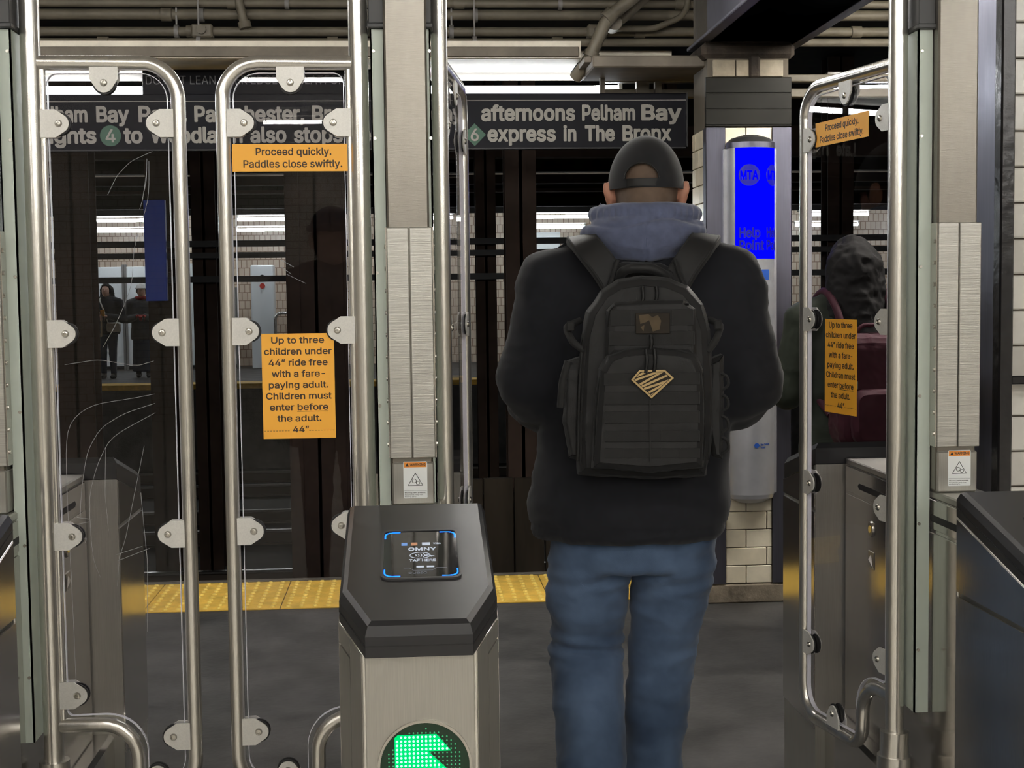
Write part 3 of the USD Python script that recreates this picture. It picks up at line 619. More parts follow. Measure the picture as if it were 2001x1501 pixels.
def cabinet(C, lab, screen, lamp, post, dx=0.0):
    t = thing('fare_gate_cabinet', lab, 'fare gate', (C, 3.1, 0))
    # near pedestal with its sloping reader cap
    CB = C; C = C + dx
    pl = octo(C, 2.255, 2.745, .131, .115); pc = octo(C, 2.24, 2.75, .133, .13)
    part(t, 'near_pedestal', prismoid(shrink(pl, .004, C), lambda x, y: 0, lambda x, y: ztop(y) - .056), 'steel_face', False)
    for q, (a, b) in enumerate(zip(pl, pl[1:] + pl[:1])):          # sheet-metal faces with open joints between them
        a, b = np.array(a), np.array(b); d = (b - a) / np.linalg.norm(b - a); nrm = np.array([d[1], -d[0]]); L = np.linalg.norm(b - a)
        if L > .3 and abs(d[0]) < .1:                              # side: upper sheet, lower sheet and the sloping joint between
            for zz0, zz1 in ((lambda y: .30, lambda y: .796), (lambda y: .806, lambda y: ztop(y) - .058)):
                P = []
                for e in (a + d * .0015, b - d * .0015):
                    for off in (0, .004): P += [(e[0] + nrm[0] * off, e[1], zz0(e[1])), (e[0] + nrm[0] * off, e[1], zz1(e[1]))]
                part(t, 'side_sheet', hull(P), 'steel_cabinet', False)
        elif abs(d[0]) > .99 and a[1] < 2.3:
            part(t, 'front_sheet', bx(min(a[0], b[0]) + .0015, max(a[0], b[0]) - .0015, a[1] - .004, a[1], .12, ztop(a[1]) - .056, .0012), 'steel_face', False)
        elif abs(d[0]) < .99 and L < .2:
            m_ = (a + b) / 2
            out0 = a[1] > b[1]; k_ = .5
            for i_, (e0, e1) in enumerate(((a + d * .0015, a * k_ + b * (1 - k_) - d * .001), (a * k_ + b * (1 - k_) + d * .001, b - d * .0015))):
                outer_ = (i_ == 0) == out0
                for lo_, hi_ in (((.12, -.090), (-.086, -.056)) if outer_ else ((.12, -.056),)):
                    P = []
                    for e in (e0, e1):
                        for off in (0, .004): P += [(e[0] + nrm[0] * off, e[1] + nrm[1] * off, lo_ if lo_ > 0 else ztop(e[1]) + lo_), (e[0] + nrm[0] * off, e[1] + nrm[1] * off, ztop(e[1]) + hi_)]
                    part(t, 'chamfer_sheet', hull(P), 'steel_face', False)
    for vx, vy in pl:
        part(t, 'corner_trim', cyl((vx, vy, .12), (vx, vy, ztop(vy) - .056), .0035, 8), 'steel_tube', 60)
    loop = [(x, y, ztop(y) - .0572) for x, y in pl]; part(t, 'top_trim', sweep(np.array(loop), .0032, 8), 'steel_tube', 60, 'bright edge under the cap')
    cap = [(x, y, ztop(y) - .054) for x, y in pc] + [(x, y, ztop(y) - .020) for x, y in pc] + [(x, y, ztop(y)) for x, y in shrink(pc, .014, C)] + [(x, y, ztop(y) - .005) for x, y in shrink(pc, .006, C)]
    cp = part(t, 'reader_cap', hull(cap), 'black_plastic', False, 'black sloping reader cap')
    part(cp, 'cap_seam', [hull([(x, y, ztop(y) - .0365) for x, y in [(C + (x_ - C) * 1.006, y_ - .0009) for x_, y_ in pc]] + [(x, y, ztop(y) - .0350) for x, y in [(C + (x_ - C) * 1.006, y_ - .0009) for x_, y_ in pc]])], 'gasket', False)
    # the reader window lies in the sloping face: u across, v up the slope
    sl = math.atan(.235); e2 = np.array([0, math.cos(sl), math.sin(sl)]); n_ = np.array([0, -math.sin(sl), math.cos(sl)])
    org = np.array([C + .006, 2.505, ztop(2.505)])
    def lay(m, h=0.0):      # a mesh modelled in (u, v) with thickness w, laid on the slope
        v = np.array(m.vertices); return trimesh.Trimesh(org + v[:, :1] * np.array([1., 0, 0]) + v[:, 1:2] * e2 + (v[:, 2:3] + h) * n_, m.faces, process=False)
    W_, H_ = .1395, .2150
    outer = rrect(-W_ / 2, W_ / 2, -H_ / 2, H_ / 2, .016); inner = rrect(-W_ / 2 + .004, W_ / 2 - .004, -H_ / 2 + .006, H_ / 2 - .006, .013)
    part(cp, 'window_frame', [lay(extr(outer.difference(inner), .0032))], 'grey_plastic', False)
    part(cp, 'reader_window', [lay(extr(inner, .0016))], 'screen_glass', False, 'glossy dark reader window')
    if screen:
        for su in (-1, 1):
            for sv in (-1, 1):
                a = strip(fillet([(su * .036, sv * (H_ / 2 - .012), 0), (su * (W_ / 2 - .0065), sv * (H_ / 2 - .012), 0), (su * (W_ / 2 - .0065), sv * (H_ / 2 - .040), 0)], .014, 6)[:, :2], .0026)
                part(cp, 'corner_led', [lay(extr(a, .0006), .0016)], 'led_blue', False, 'blue corner light')
        def tx(text, uc, v, cap_, w, m, bold=True):
            k = meshkit.text_mesh(text, 1.0, 1.0, bold); q = np.array(k.vertices); q[:, 0] -= q[:, 0].min(); s_ = w / q[:, 0].max()
            g = trimesh.Trimesh(np.c_[q[:, 0] * s_ + uc - w / 2, q[:, 1] * cap_ + v, q[:, 2] * .0004], k.faces, process=False)
            part(cp, 'lettering', [lay(g, .0016)], m, False)
        tx('OMNY', .003, .0135, .0125, .050, 'screen_white'); tx('TAP HERE', .003, -.034, .0085, .047, 'screen_white'); tx('CUBIC', -.006, -.0865, .0075, .032, 'screen_dim', False)
        tx('VISA', .030, .040, .006, .014, 'screen_white')
        for u0_, u1_, m in ((-.034, -.0235, 'screen_blue'), (-.0165, -.0055, 'screen_amber'), (.003, .0175, 'screen_white')):
            part(cp, 'card_mark', [lay(extr(sbox(u0_, .036, u1_, .048), .0004), .0016)], m, False)
        part(cp, 'card_mark', [lay(extr(sbox(a, -.060, a + .013, -.054), .0004), .0016) for a in (-.008, .010)], 'screen_white', False)
        el = Point(0, 0).buffer(1, quad_segs=10); el = affinity.scale(el, .0185, .0135).difference(affinity.scale(el, .0172, .0120)); el = affinity.translate(el, -.001, -.0085)
        arcs = [strip([(-.010 + .0042 * q + (.002 + .0007 * q) * math.cos(a), -.0085 + (.0035 + .0018 * q) * math.sin(a)) for a in np.linspace(-1.1, 1.1, 7)], .0014) for q in range(4)]
        hand = strip([(.006, -.013), (.011, -.006), (.017, -.010), (.024, -.012)], .0014).union(strip([(.006, -.006), (.013, -.012), (.020, -.014)], .0012))
        part(cp, 'tap_symbol', [lay(extr(g, .0004), .0016) for q in [el, hand] + arcs for g in getattr(q, 'geoms', [q])], 'screen_white', False, 'contactless tap symbol')
        line = strip([(-.030, -.062), (-.020, -.062), (-.013, -.072), (.020, -.072), (.027, -.062), (.045, -.062)], .0012)
        part(cp, 'screen_line', [lay(extr(line, .0004), .0016)], 'screen_dim', False)
    else:
        part(cp, 'status_led', [lay(cyl((-.045, .03, 0), (-.045, .03, .002), .004, 12), .0016)], 'led_green', 40, 'small green status light')
    # direction lamp
    if lamp:
        y = 2.251; cx, cz, R = C + .006, .655, .074
        bz = part(t, 'lamp_bezel', plate(Point(cx, cz).buffer(R + .002, quad_segs=20).difference(Point(cx, cz).buffer(R - .002, quad_segs=20)), y - .006, y), 'bolt_steel', False)
        part(bz, 'lamp_lens', plate(Point(cx, cz).buffer(R - .002, quad_segs=20), y - .003, y), 'led_lens', False, 'dark green lens')
        hot, warm, dim = [], [], []
        def on(i, j):       # arrow pointing up and left, columns i to the right, rows j downwards from the arrow's corner
            return i >= 0 and j >= 0 and ((j < 4 and i < 10 + 1 * j) or (i < 4 and j < 10 + i) or (abs(i - j) < 3.2 and max(i, j) < 13))
        p = .0067; xo, zo = cx - .0445, cz + .0485
        for j in range(-6, 17):
            for i in range(-6, 18):
                x, z = xo + i * p, zo - j * p; rr = math.hypot(x - cx, z - cz)
                if rr > R - .012: continue
                m = cyl((x, y - .0045, z), (x, y - .0028, z), .0021 if on(i, j) else .0013, 6)
                (hot if on(i, j) else dim).append(m)
        part(bz, 'lit_diode', hot, 'led_green_hot', 60, 'lit green diodes forming an arrow', 'stuff'); part(bz, 'dim_diode', dim, 'led_green_dim', 60, None, 'stuff')
        part(bz, 'arrow_glow', plate(Polygon([(xo - .004, zo + .004), (xo + 9.5 * p, zo + .004), (xo + 13 * p, zo - 3.6 * p), (xo + 7.5 * p, zo - 3.6 * p), (xo + 14 * p, zo - 10 * p), (xo + 10 * p, zo - 14 * p), (xo + 3.6 * p, zo - 7.5 * p), (xo + 3.6 * p, zo - 13 * p), (xo - .004, zo - 9.5 * p)]).intersection(Point(cx, cz).buffer(R - .006)), y - .0034, y - .003), 'led_green', False)
    C = CB
    # middle body: rounded housing around the post, flat sides, sloping joints
    hw = .052
    body = Polygon([(C - hw, 2.75), (C + hw, 2.75), (C + hw, 3.62), (C - hw, 3.62)])
    zb = lambda y: .965 + (3.0 - y) * 0.0
    mb = extr(body, .955); part(t, 'middle_body', mb, 'steel_cabinet', False)
    part(t, 'body_lid', bx(C - hw - .002, C + hw + .002, 2.76, 3.615, .955, .972, .003), 'steel_face', False)
    for s in (-1, 1):
        xs = C + s * hw
        bul = Polygon([(xs - s * .01, 2.86), (xs, 2.88)] + [(xs + s * .020 * math.sin(a), 2.88 + .22 * a / math.pi) for a in np.linspace(.15, math.pi - .15, 12)] + [(xs, 3.10), (xs - s * .01, 3.12)])
        for z0, z1 in ((.31, .880), (.888, .953)):
            part(t, 'side_sheet', bx(min(xs, xs + s * .003), max(xs, xs + s * .003), 2.752, 3.612, z0, z1, .0012), 'steel_cabinet', False)
        part(t, 'vent_slot', hull([(xs + s * q, y, z) for q in (0, .0036) for y, z in ((2.80, .905), (2.80, .920), (3.00, .920), (3.00, .905), (2.79, .912), (3.01, .912))]), 'gasket', False)
        part(t, 'vent_slot', hull([(xs + s * q, y, z) for q in (0, .0036) for y, z in ((3.30, .905), (3.30, .920), (3.50, .920), (3.50, .905), (3.29, .912), (3.51, .912))]), 'gasket', False)
        for yk in (2.80, 3.40):
            k_ = part(t, 'key_lock', cyl((xs, yk, .82), (xs + s * .008, yk, .82), .022, 18, .018), 'bolt_steel', 40, 'round key lock'); part(k_, 'lock_core', cyl((xs + s * .006, yk, .82), (xs + s * .0095, yk, .82), .009, 12), 'yellow_dome', 40)
            part(t, 'pull_recess', [bx(min(xs, xs + s * .005), max(xs, xs + s * .005), yk - .022, yk + .022, .72, .765, .002), hull([(xs + s * .005, yk - .015, .725), (xs + s * .005, yk + .015, .725), (xs + s * .012, yk, .745), (xs + s * .005, yk, .757)])], 'bolt_steel', False)
        part(t, 'post_housing', cyl((xs - s * .032, GY - .03, .10), (xs - s * .032, GY - .03, .954), .034, 24), 'steel_cabinet', 60)
    part(t, 'plinth', bx(C - .105, C + .105, 2.70, 3.66, 0, .30, .01), 'steel_cabinet', False)
    part(t, 'hinge_bracket', bx(C - .15, C + .15, GY - .045, GY + .045, .22, .298, .008), 'steel_face', False)
    # far pedestal, its cap sloping away
    pl = octo(C, 3.625, 4.05, .131, .115, False); pc = octo(C, 3.62, 4.06, .133, .13, False)
    part(t, 'far_pedestal', prismoid(pl, lambda x, y: 0, lambda x, y: ztop(y, False) - .058), 'steel_face', False)
    for s in (-1, 1):
        xs = C + s * .131
        for zz0, zz1 in ((lambda y: .25, lambda y: .78 + (3.94 - y) * .30 - .014), (lambda y: .78 + (3.94 - y) * .30, lambda y: ztop(y, False) - .072)):
            zz0, zz1 = (lambda y: .25, lambda y: .829) if zz0(3.7) < .3 else (lambda y: .839, lambda y: ztop(y, False) - .060)
            part(t, 'side_sheet', hull([(xs + s * o, y, f_(y)) for o in (0, .004) for y in (3.627, 3.934) for f_ in (zz0, zz1)]), 'steel_cabinet', False)
    cap = [(x, y, ztop(y, False) - .057) for x, y in pc] + [(x, y, ztop(y, False) - .016) for x, y in pc] + [(x, y, ztop(y, False)) for x, y in shrink(pc, .010, C)]
    part(t, 'reader_cap', hull(cap), 'black_plastic', False, 'black cap sloping away to the platform')
    gate_post(t, *post)
    return t
cabinet(C1 + .004, 'steel fare gate cabinet and post in the middle with lit reader and green arrow', True, True, (C1, [C1 - .101, C1 + .070]))
cabinet(C0, 'steel fare gate cabinet and post at the left edge of the picture', False, False, (C0, [C0 + .100]), -.02)
cabinet(C2 + .012, 'steel fare gate cabinet and tall post at the right, black cap with green light', False, False, (C2, [C2 - .106]), .035)

# emergency gate between the right cabinet and the tiled pier
eg = thing('iron_gate', 'black iron gate frame in front of the tiled pier at the right edge', 'gate', (1.45, 3.2, 0))
part(eg, 'upright', bx(1.360, 1.394, 3.185, 3.225, 0, 2.9, .004), 'black_enamel'); part(eg, 'crossbar', bx(1.394, 2.1, 3.195, 3.215, 1.187, 1.207, .003), 'black_enamel'); part(eg, 'crossbar', bx(1.394, 2.1, 3.195, 3.215, .15, .17, .003), 'black_enamel')

# help point on the tiled column
hp = thing('help_point', 'tubular steel help point with a glowing blue lamp on the tiled column', 'help point', (1.525, 6.2, .45))
hx, hy, hr = 1.515, 6.215, .106
def half(r0_, r1_, z0, z1, a0=math.pi, a1=2 * math.pi, n=20):
    A = np.linspace(a0, a1, n); P0_ = [(hx + r0_ * math.cos(a), hy + .72 * r0_ * math.sin(a), z0) for a in A]; P1_ = [(hx + r1_ * math.cos(a), hy + .72 * r1_ * math.sin(a), z1) for a in A]
    return hull(P0_ + P1_)
part(hp, 'column_body', [half(hr, hr, .50, 1.545), half(hr * .95, hr, .482, .50), half(hr * .5, hr * .95, .46, .482)], 'silver_paint', 40, 'curved steel body')
part(hp, 'back_plate', bx(hx - .122, hx + .118, hy - .008, hy + .012, .50, 2.03, .003), 'silver_paint', False)
part(hp, 'left_jamb', half(hr, hr, 1.545, 2.03, math.pi, math.pi * 1.24, 8), 'silver_paint', 40)
A0 = math.pi * 1.232
lampm = half(hr + .001, hr + .001, 1.545, 2.03, A0, math.pi * 2, 22)
lp = part(hp, 'lamp', lampm, 'blue_lamp', 40, 'glowing blue lamp')
part(hp, 'lamp_ring', half(hr + .003, hr + .003, 2.03, 2.055), 'steel_guard', 40); part(hp, 'dome', [half(hr + .002, hr * .8, 2.055, 2.075), half(hr * .8, hr * .3, 2.075, 2.09)], 'gasket', 40, 'dark domed top')
def wrap(m, a_c, z0):   # a flat mesh (x, y, thickness) wrapped on the lamp's curved face around the angle a_c
    v, f_ = trimesh.remesh.subdivide_to_size(m.vertices, m.faces, .018); m = trimesh.Trimesh(v, f_, process=False)
    rr = hr + .0015 + v[:, 2]; a = a_c + v[:, 0] / hr
    return trimesh.Trimesh(np.c_[hx + rr * np.cos(a), hy + .72 * rr * np.sin(a), v[:, 1] + z0], m.faces, process=False)
def flat_text(text, cap, w, bold=True, d=.001):
    k = glyphs(text, 4 if cap > .02 else 1); q = np.array(k.vertices); q[:, 0] -= q[:, 0].min(); s_ = w / q[:, 0].max()
    return trimesh.Trimesh(np.c_[q[:, 0] * s_ - w / 2, q[:, 1] * cap, q[:, 2] * d], k.faces, process=False)
for ac in (4.50, 5.68):
    disc = Point(0, 0).buffer(.047, quad_segs=8)
    k_ = meshkit.text_mesh('MTA', 1.0, 1.0, True)
    part(lp, 'emblem', [wrap(extr(disc, .0012), ac, 1.91)], 'blue_print', False, 'round emblem')
    part(lp, 'lettering', wrap(flat_text('MTA', .036, .078, True, .0022), ac, 1.892), 'blue_lamp_soft', False)
    part(lp, 'lettering', [wrap(flat_text('Help', .040, .094), ac + .02, 1.640), wrap(flat_text('Point', .040, .112), ac + .10, 1.585)], 'blue_print', False)
py = hy - .72 * hr
part(hp, 'hearing_sign', [half(hr + .001, hr + .001, 1.452, 1.498, 4.98, 5.42, 6)], 'print_blue', False, 'blue hearing loop sign')
part(hp, 'emblem', [wrap(extr(Point(0, 0).buffer(.011), .001), 4.80, .722), wrap(extr(sbox(-.003, -.004, .012, .004), .0012), 4.80, .722)], 'print_blue', False)
part(hp, 'lettering', [wrap(flat_text('New York City', .0085, .046), 5.19, .7225), wrap(flat_text('Transit', .0085, .024), 5.08, .7095)], 'print_blue', False)

# ================================================================== people
def nets(f, lo, hi, h):
    """surface of f = 0 on a grid of step h (naive surface nets)"""
    lo = np.array(lo, float); n = np.ceil((np.array(hi) - lo) / h).astype(int) + 1
    G = np.stack(np.meshgrid(*[lo[k] + h * np.arange(n[k]) for k in range(3)], indexing='ij'), -1)
    V = f(G.reshape(-1, 3)).reshape(n); S = V < 0
    c = np.zeros(tuple(n - 1), int)
    for a, b, d in np.ndindex(2, 2, 2): c += S[a:n[0] - 1 + a, b:n[1] - 1 + b, d:n[2] - 1 + d]
    act = (c > 0) & (c < 8); idx = -np.ones(tuple(n - 1), int); ijk = np.argwhere(act); idx[act] = np.arange(len(ijk))
    acc = np.zeros((len(ijk), 3)); cnt = np.zeros(len(ijk))
    for ax in range(3):
        for o in np.ndindex(2, 2):
            o0 = [0, 0, 0]; r = [k for k in range(3) if k != ax]; o0[r[0]], o0[r[1]] = o; o1 = list(o0); o1[ax] = 1
            p, q = ijk + o0, ijk + o1; v0, v1 = V[tuple(p.T)], V[tuple(q.T)]; m = (v0 < 0) != (v1 < 0)
            t = np.where(m, v0 / np.where(m, v0 - v1, 1), 0); pt = p.astype(float); pt[:, ax] += t
            acc += pt * m[:, None]; cnt += m
    P = lo + h * acc / cnt[:, None]; F = []
    for ax in range(3):
        r = [(ax + 1) % 3, (ax + 2) % 3]; sl = [slice(None)] * 3; sl[ax] = slice(0, n[ax] - 1); s2_ = list(sl); s2_[ax] = slice(1, n[ax])
        e = S[tuple(sl)] != S[tuple(s2_)]; inner = [slice(None)] * 3
        for k in r: inner[k] = slice(1, n[k] - 1)
        m = np.zeros_like(e); m[tuple(inner)] = e[tuple(inner)]; E_ = np.argwhere(m); first = S[tuple(sl)][m]
        q = []
        for a, b in ((0, 0), (1, 0), (1, 1), (0, 1)):
            k = E_.copy(); k[:, r[0]] -= 1 - a; k[:, r[1]] -= 1 - b; q.append(idx[tuple(k.T)])
        q = np.stack(q, 1); q = np.where(first[:, None], q, q[:, ::-1]); F.append(q)
    Q = np.vstack(F); return trimesh.Trimesh(P, np.vstack([Q[:, [0, 1, 2]], Q[:, [0, 2, 3]]]), process=False)
def d_cone(P, a, b, ra, rb):
    a, b = np.array(a, float), np.array(b, float); ba = b - a; t = np.clip((P - a) @ ba / (ba @ ba), 0, 1)
    return np.linalg.norm(P - a - t[:, None] * ba, axis=1) - (ra + t * (rb - ra))
def d_ell(P, c, r):
    q = (P - np.array(c)) / np.array(r); k0 = np.linalg.norm(q, axis=1); k1 = np.linalg.norm(q / np.array(r), axis=1); return k0 * (k0 - 1) / np.maximum(k1, 1e-9)
def d_stack(P, rows):
    """elliptical sections: rows of (z, half width, half depth, centre x, centre y)"""
    R = np.array(sorted(rows)); z = P[:, 2]; a, b, cx, cy = [np.interp(z, R[:, 0], R[:, k]) for k in (1, 2, 3, 4)]
    q = np.sqrt(((P[:, 0] - cx) / a) ** 2 + ((P[:, 1] - cy) / b) ** 2); d = (q - 1) * np.minimum(a, b)
    return np.maximum(d, np.maximum(R[0, 0] - z, z - R[-1, 0]))
def smin(a, b, k):
    h = np.clip(.5 + .5 * (b - a) / k, 0, 1); return b + (a - b) * h - k * h * (1 - h)
def sdf(prims):
    """prims: (kind, args..., blend)"""
    def f(P):
        d = None
        for p in prims:
            e = {'c': d_cone, 'e': d_ell, 's': d_stack}[p[0]](P, *p[1:-1]); d = e if d is None else smin(d, e, p[-1])
        return d
    return f
def blob(prims, h, fold=None, cut=None, smooth=2):
    pts = []
    for p in prims:
        if p[0] == 'c': pts += [np.array(p[1]) - p[3], np.array(p[1]) + p[3], np.array(p[2]) - p[4], np.array(p[2]) + p[4]]
        elif p[0] == 'e': pts += [np.array(p[1]) - np.array(p[2]), np.array(p[1]) + np.array(p[2])]
        else:
            for r in p[1]: pts += [(r[3] - r[1], r[4] - r[2], r[0]), (r[3] + r[1], r[4] + r[2], r[0])]
    pts = np.array(pts); f0 = sdf(prims); f = f0
    if cut: f = lambda P: np.maximum(f0(P), cut(P))
    m = nets(f, pts.min(0) - 3 * h, pts.max(0) + 3 * h, h)
    if smooth: trimesh.smoothing.filter_taubin(m, iterations=smooth)
    if fold is not None:
        m.vertices = m.vertices + m.vertex_normals * fold(np.array(m.vertices))[:, None]
    return m
def cloth(sx, sy, sz, amp, seed, sharp=1.0):
    """soft folds: stretched noise, ridged"""
    def g(v):
        n = meshkit.fbm(v * np.array([sx, sy, sz]) + 50, 3, seed); return amp * (1 - 2 * np.abs(2 * n - 1) ** sharp)
    return g
def hand(wrist, tip, side, curl=.7):
    """a hand from wrist towards tip: palm, four fingers of unequal length with bent knuckles, thumb on its side"""
    w, t = np.array(wrist, float), np.array(tip, float); L = np.linalg.norm(t - w); f = (t - w) / L; up_ = np.array([0, 0, 1.0]); s = np.cross(f, up_); s /= np.linalg.norm(s); s *= side; u = np.cross(s, f) * side
    pr = [('c', w, w + f * .02, .024, .024, .01)]
    for k in range(4):
        o = (k - 1.5) * .019; pr.append(('c', w + f * .015 + s * o * .6, w + f * .085 + s * o, .015, .012, .012))
    fp = []
    for k, ln in enumerate((.072, .080, .076, .060)):
        o = (k - 1.5) * .0205; a = w + f * .088 + s * o; d1 = f * math.cos(curl) - u * math.sin(curl); d2 = f * math.cos(curl * 2) - u * math.sin(curl * 2); b = a + d1 * ln * .5; fp += [('c', a, b, .0092, .0085, .004), ('c', b, b + d2 * ln * .45, .0085, .0070, .004)]
    a = w + f * .03 - s * .026; b = a + f * .03 - s * .024 - u * .008; th = [('c', a, b, .013, .0105, .012), ('c', b, b + f * .032 - s * .002 - u * .012, .0100, .0085, .006)]
    return pr + th + fp
def skin_prims(J):
    """one continuous body inside the clothes: trunk, neck, head with face, arms, legs, feet"""
    z = J['z']; hx_, hy_, hz = J['head']; H = 1.0
    P = [('s', [(z['hip'] - .04, .150, .095, J['cx'][0], 0), (z['hip'] + .10, .155, .10, J['cx'][0], 0), (z['hip'] + .22, .135, .09, J['cx'][1], 0), (z['sh'] - .12, .165, .105, J['cx'][1], 0), (z['sh'], .13, .07, J['cx'][1], 0), (z['sh'] + .03, .07, .05, J['cx'][1], 0)], .01),
         ('c', (J['cx'][1], -.01, z['sh'] - .02), (hx_, hy_ - .012, hz - .06), .062, .056, .03)]
    for k in ('l', 'r'):
        s_, e, w = J[k + 'arm']; P += [('c', s_, e, .050, .040, .03), ('c', e, w, .040, .028, .02)]
        a, b, c = J[k + 'leg']; P += [('c', a, b, .080, .055, .03), ('c', b, c, .055, .038, .02)]
    P += [('e', (hx_, hy_ - .008, hz), (.077, .096, .108), .02), ('e', (hx_, hy_ + .03, hz - .055), (.060, .062, .062), .03), ('e', (hx_, hy_ + .062, hz - .088), (.03, .026, .024), .03)]
    P += [('e', (hx_, hy_ + .098, hz - .022), (.013, .020, .022), .012), ('e', (hx_, hy_ + .085, hz + .016), (.045, .014, .012), .012), ('e', (hx_, hy_ + .088, hz - .058), (.022, .012, .007), .008)]
    for s_ in (-1, 1): P += [('e', (hx_ + s_ * .032, hy_ + .082, hz - .002), (.014, .010, .009), .006), ('e', (hx_ + s_ * .089, hy_ - .012, hz - .018), (.015, .020, .035), .004), ('e', (hx_ + s_ * .100, hy_ - .022, hz - .004), (.009, .013, .022), .004)]
    return P
for nm, col, rg, sh in (('skin', (.56, .27, .18), .5, 0), ('skin_pale', (.60, .36, .27), .5, 0), ('jacket_black', (.0095, .0105, .0145), .9, .25), ('hood_blue', (.098, .115, .190), .95, .5), ('cap_black', (.012, .0125, .0145), .85, .3), ('hair_brown', (.13, .088, .062), .7, 0),
                        ('hair_black', (.004, .0035, .0035), .8, 0), ('jeans_blue', (.042, .085, .165), .85, .15), ('jeans_dark', (.02, .032, .06), .85, 0), ('boot_black', (.012, .012, .012), .5, 0), ('coat_green', (.020, .026, .017), .8, .1), ('bag_burgundy', (.045, .004, .013), .7, .1),
                        ('bag_black', (.0115, .0115, .0120), .6, .15), ('web_black', (.0165, .0165, .0165), .8, .1), ('zip_black', (.008, .008, .008), .5, 0), ('patch_tan', (.085, .062, .036), .8, 0), ('patch_brown', (.022, .017, .012), .8, 0), ('gold_thread', (.48, .34, .15), .45, 0),
                        ('beanie_navy', (.012, .015, .045), .9, .2), ('coat_grey', (.05, .05, .055), .85, .1), ('scarf_red', (.35, .02, .02), .85, .1), ('knit_white', (.65, .63, .6), .9, .1), ('bag_white', (.6, .57, .52), .7, 0), ('bag_tan', (.45, .33, .2), .7, 0), ('glove_grey', (.16, .16, .17), .9, 0)):
    if nm == 'jeans_blue':
        mat(nm, {'g': ('texture_coordinate', {}), 'n': ('noise_texture', {'scale': 5.0, 'detail': 5.0}), 'r': ('rgb_ramp', {'ramp': [(.30, (.024, .048, .098)), (.72, (.115, .180, .300))]}), 'w': ('noise_texture', {'scale': 900.0, 'detail': 1.0}), 'bp': ('bump', {'strength': .3, 'distance': .0008}),
                 'p': ('principled_bsdf', {'roughness': .9, 'sheen_weight': .15})}, [('g.object', 'n.vector'), ('n.fac', 'r.fac'), ('r.color', 'p.base_color'), ('g.object', 'w.vector'), ('w.fac', 'bp.height'), ('bp.normal', 'p.normal')])
    else: plain(nm, col, rg, 0, .35, noise=(30, .15), bump=(700, .25, .0008) if sh or 'web' in nm else None, sheen_weight=sh * .5)

# ---------------------------------------------------------------- the walking man (back to the camera, facing +y in his own frame)
mx, my, mrot = .583, 3.55, -8.0
man = thing('person', 'person walking away in a black jacket, black cap and blue jeans, backpack on their back', 'person', (mx, my, 0), rotz=mrot)
JM = dict(z=dict(hip=.90, sh=1.47), cx=(-.02, 0), head=(.017, .02, 1.675), larm=((-.20, 0, 1.43), (-.29, -.01, 1.15), (-.10, .24, 1.16)), rarm=((.20, 0, 1.43), (.28, -.01, 1.15), (.09, .24, 1.17)),
          lleg=((-.115, .02, .86), (-.146, .045, .48), (-.128, -.16, .16)), rleg=((.075, 0, .86), (.050, .06, .48), (.022, .06, .085)))
bodym = blob(skin_prims(JM), .009)
hl = blob(hand((-.085, .262, 1.162), (0, .33, 1.19), 1, .55), .0035, smooth=1); hrm = blob(hand((.075, .262, 1.172), (.0, .33, 1.19), -1, .55), .0035, smooth=1)
part(man, 'body', [bodym, hl, hrm], 'skin', 60, 'head, ears, neck and hands')
# stubbly hair on the back of the head
hair = blob([('e', (.017, .010, 1.675), (.0800, .0985, .111), .01), ('c', (.017, -.05, 1.62), (.017, -.045, 1.57), .058, .050, .03)], .006, cut=lambda P: np.maximum(P[:, 1] - .055 - (P[:, 2] - 1.66) * .2, 1.575 - P[:, 2]))
part(man, 'hair', hair, 'hair_brown', 60, 'short brown hair')
# cap: a shell with an arched opening at the back, strap, button and brim
def sph(c, r, n=48):
    m = m3.Manifold.sphere(1.0, n).scale(list(r)).translate(list(c)); return m
co = (.017, .016, 1.676)
shell = sph(co, (.0955, .115, .128)) - sph(co, (.0895, .109, .122))
shell = shell - m3.Manifold.cube([1, 1, 1], True).translate([0, 0, 1.668 - .5])
hole = m3.Manifold.extrude(m3.CrossSection([[(-.040, 0)] + [(.040 * math.cos(a), .036 * math.sin(a)) for a in np.linspace(0, math.pi, 20)]]), .12).rotate([90, 0, 0]).translate([.004, -.05, 1.690])
shell = shell - hole
part(man, 'cap', shell, 'cap_black', 50, 'black baseball cap')
cp_ = '%s/cap' % man
A = np.linspace(math.radians(225), math.radians(315), 14)
strap = hull([(co[0] - .006 + .0965 * math.cos(a) * s_, co[1] + .1165 * math.sin(a) * s_, z_) for a in np.linspace(math.radians(243), math.radians(300), 9) for s_ in (1.0, .96) for z_ in (1.671, 1.689)])
part(cp_, 'strap', strap, 'zip_black', 40, 'adjuster strap')
arc = [(.004 + .042 * math.cos(a), 0, 1.690 + .038 * math.sin(a)) for a in np.linspace(0, math.pi, 20)]
def on_cap(p, k=1.012):
    x, z_ = (p[0] - co[0]) / .0955, (p[2] - co[2]) / .128; return (p[0], co[1] - .115 * k * math.sqrt(max(0, 1 - x * x - z_ * z_)), p[2])
part(cp_, 'opening_trim', sweep([on_cap(p) for p in arc], .0022, 6), 'zip_black', 60)
part(cp_, 'button', lathe([(0, .006), (.006, .004), (.008, 0)], 12).apply_translation((co[0], co[1], co[2] + .126)), 'cap_black', 60)
part(cp_, 'brim', hull([(co[0] + x, co[1] + .105 + y, 1.672 + z_) for x, y, z_ in [(-.075, 0, 0), (.075, 0, 0), (-.06, .055, -.012), (.06, .055, -.012), (-.03, .078, -.014), (.03, .078, -.014), (-.075, 0, .004), (.075, 0, .004), (0, .08, -.010)]]), 'cap_black', 30)
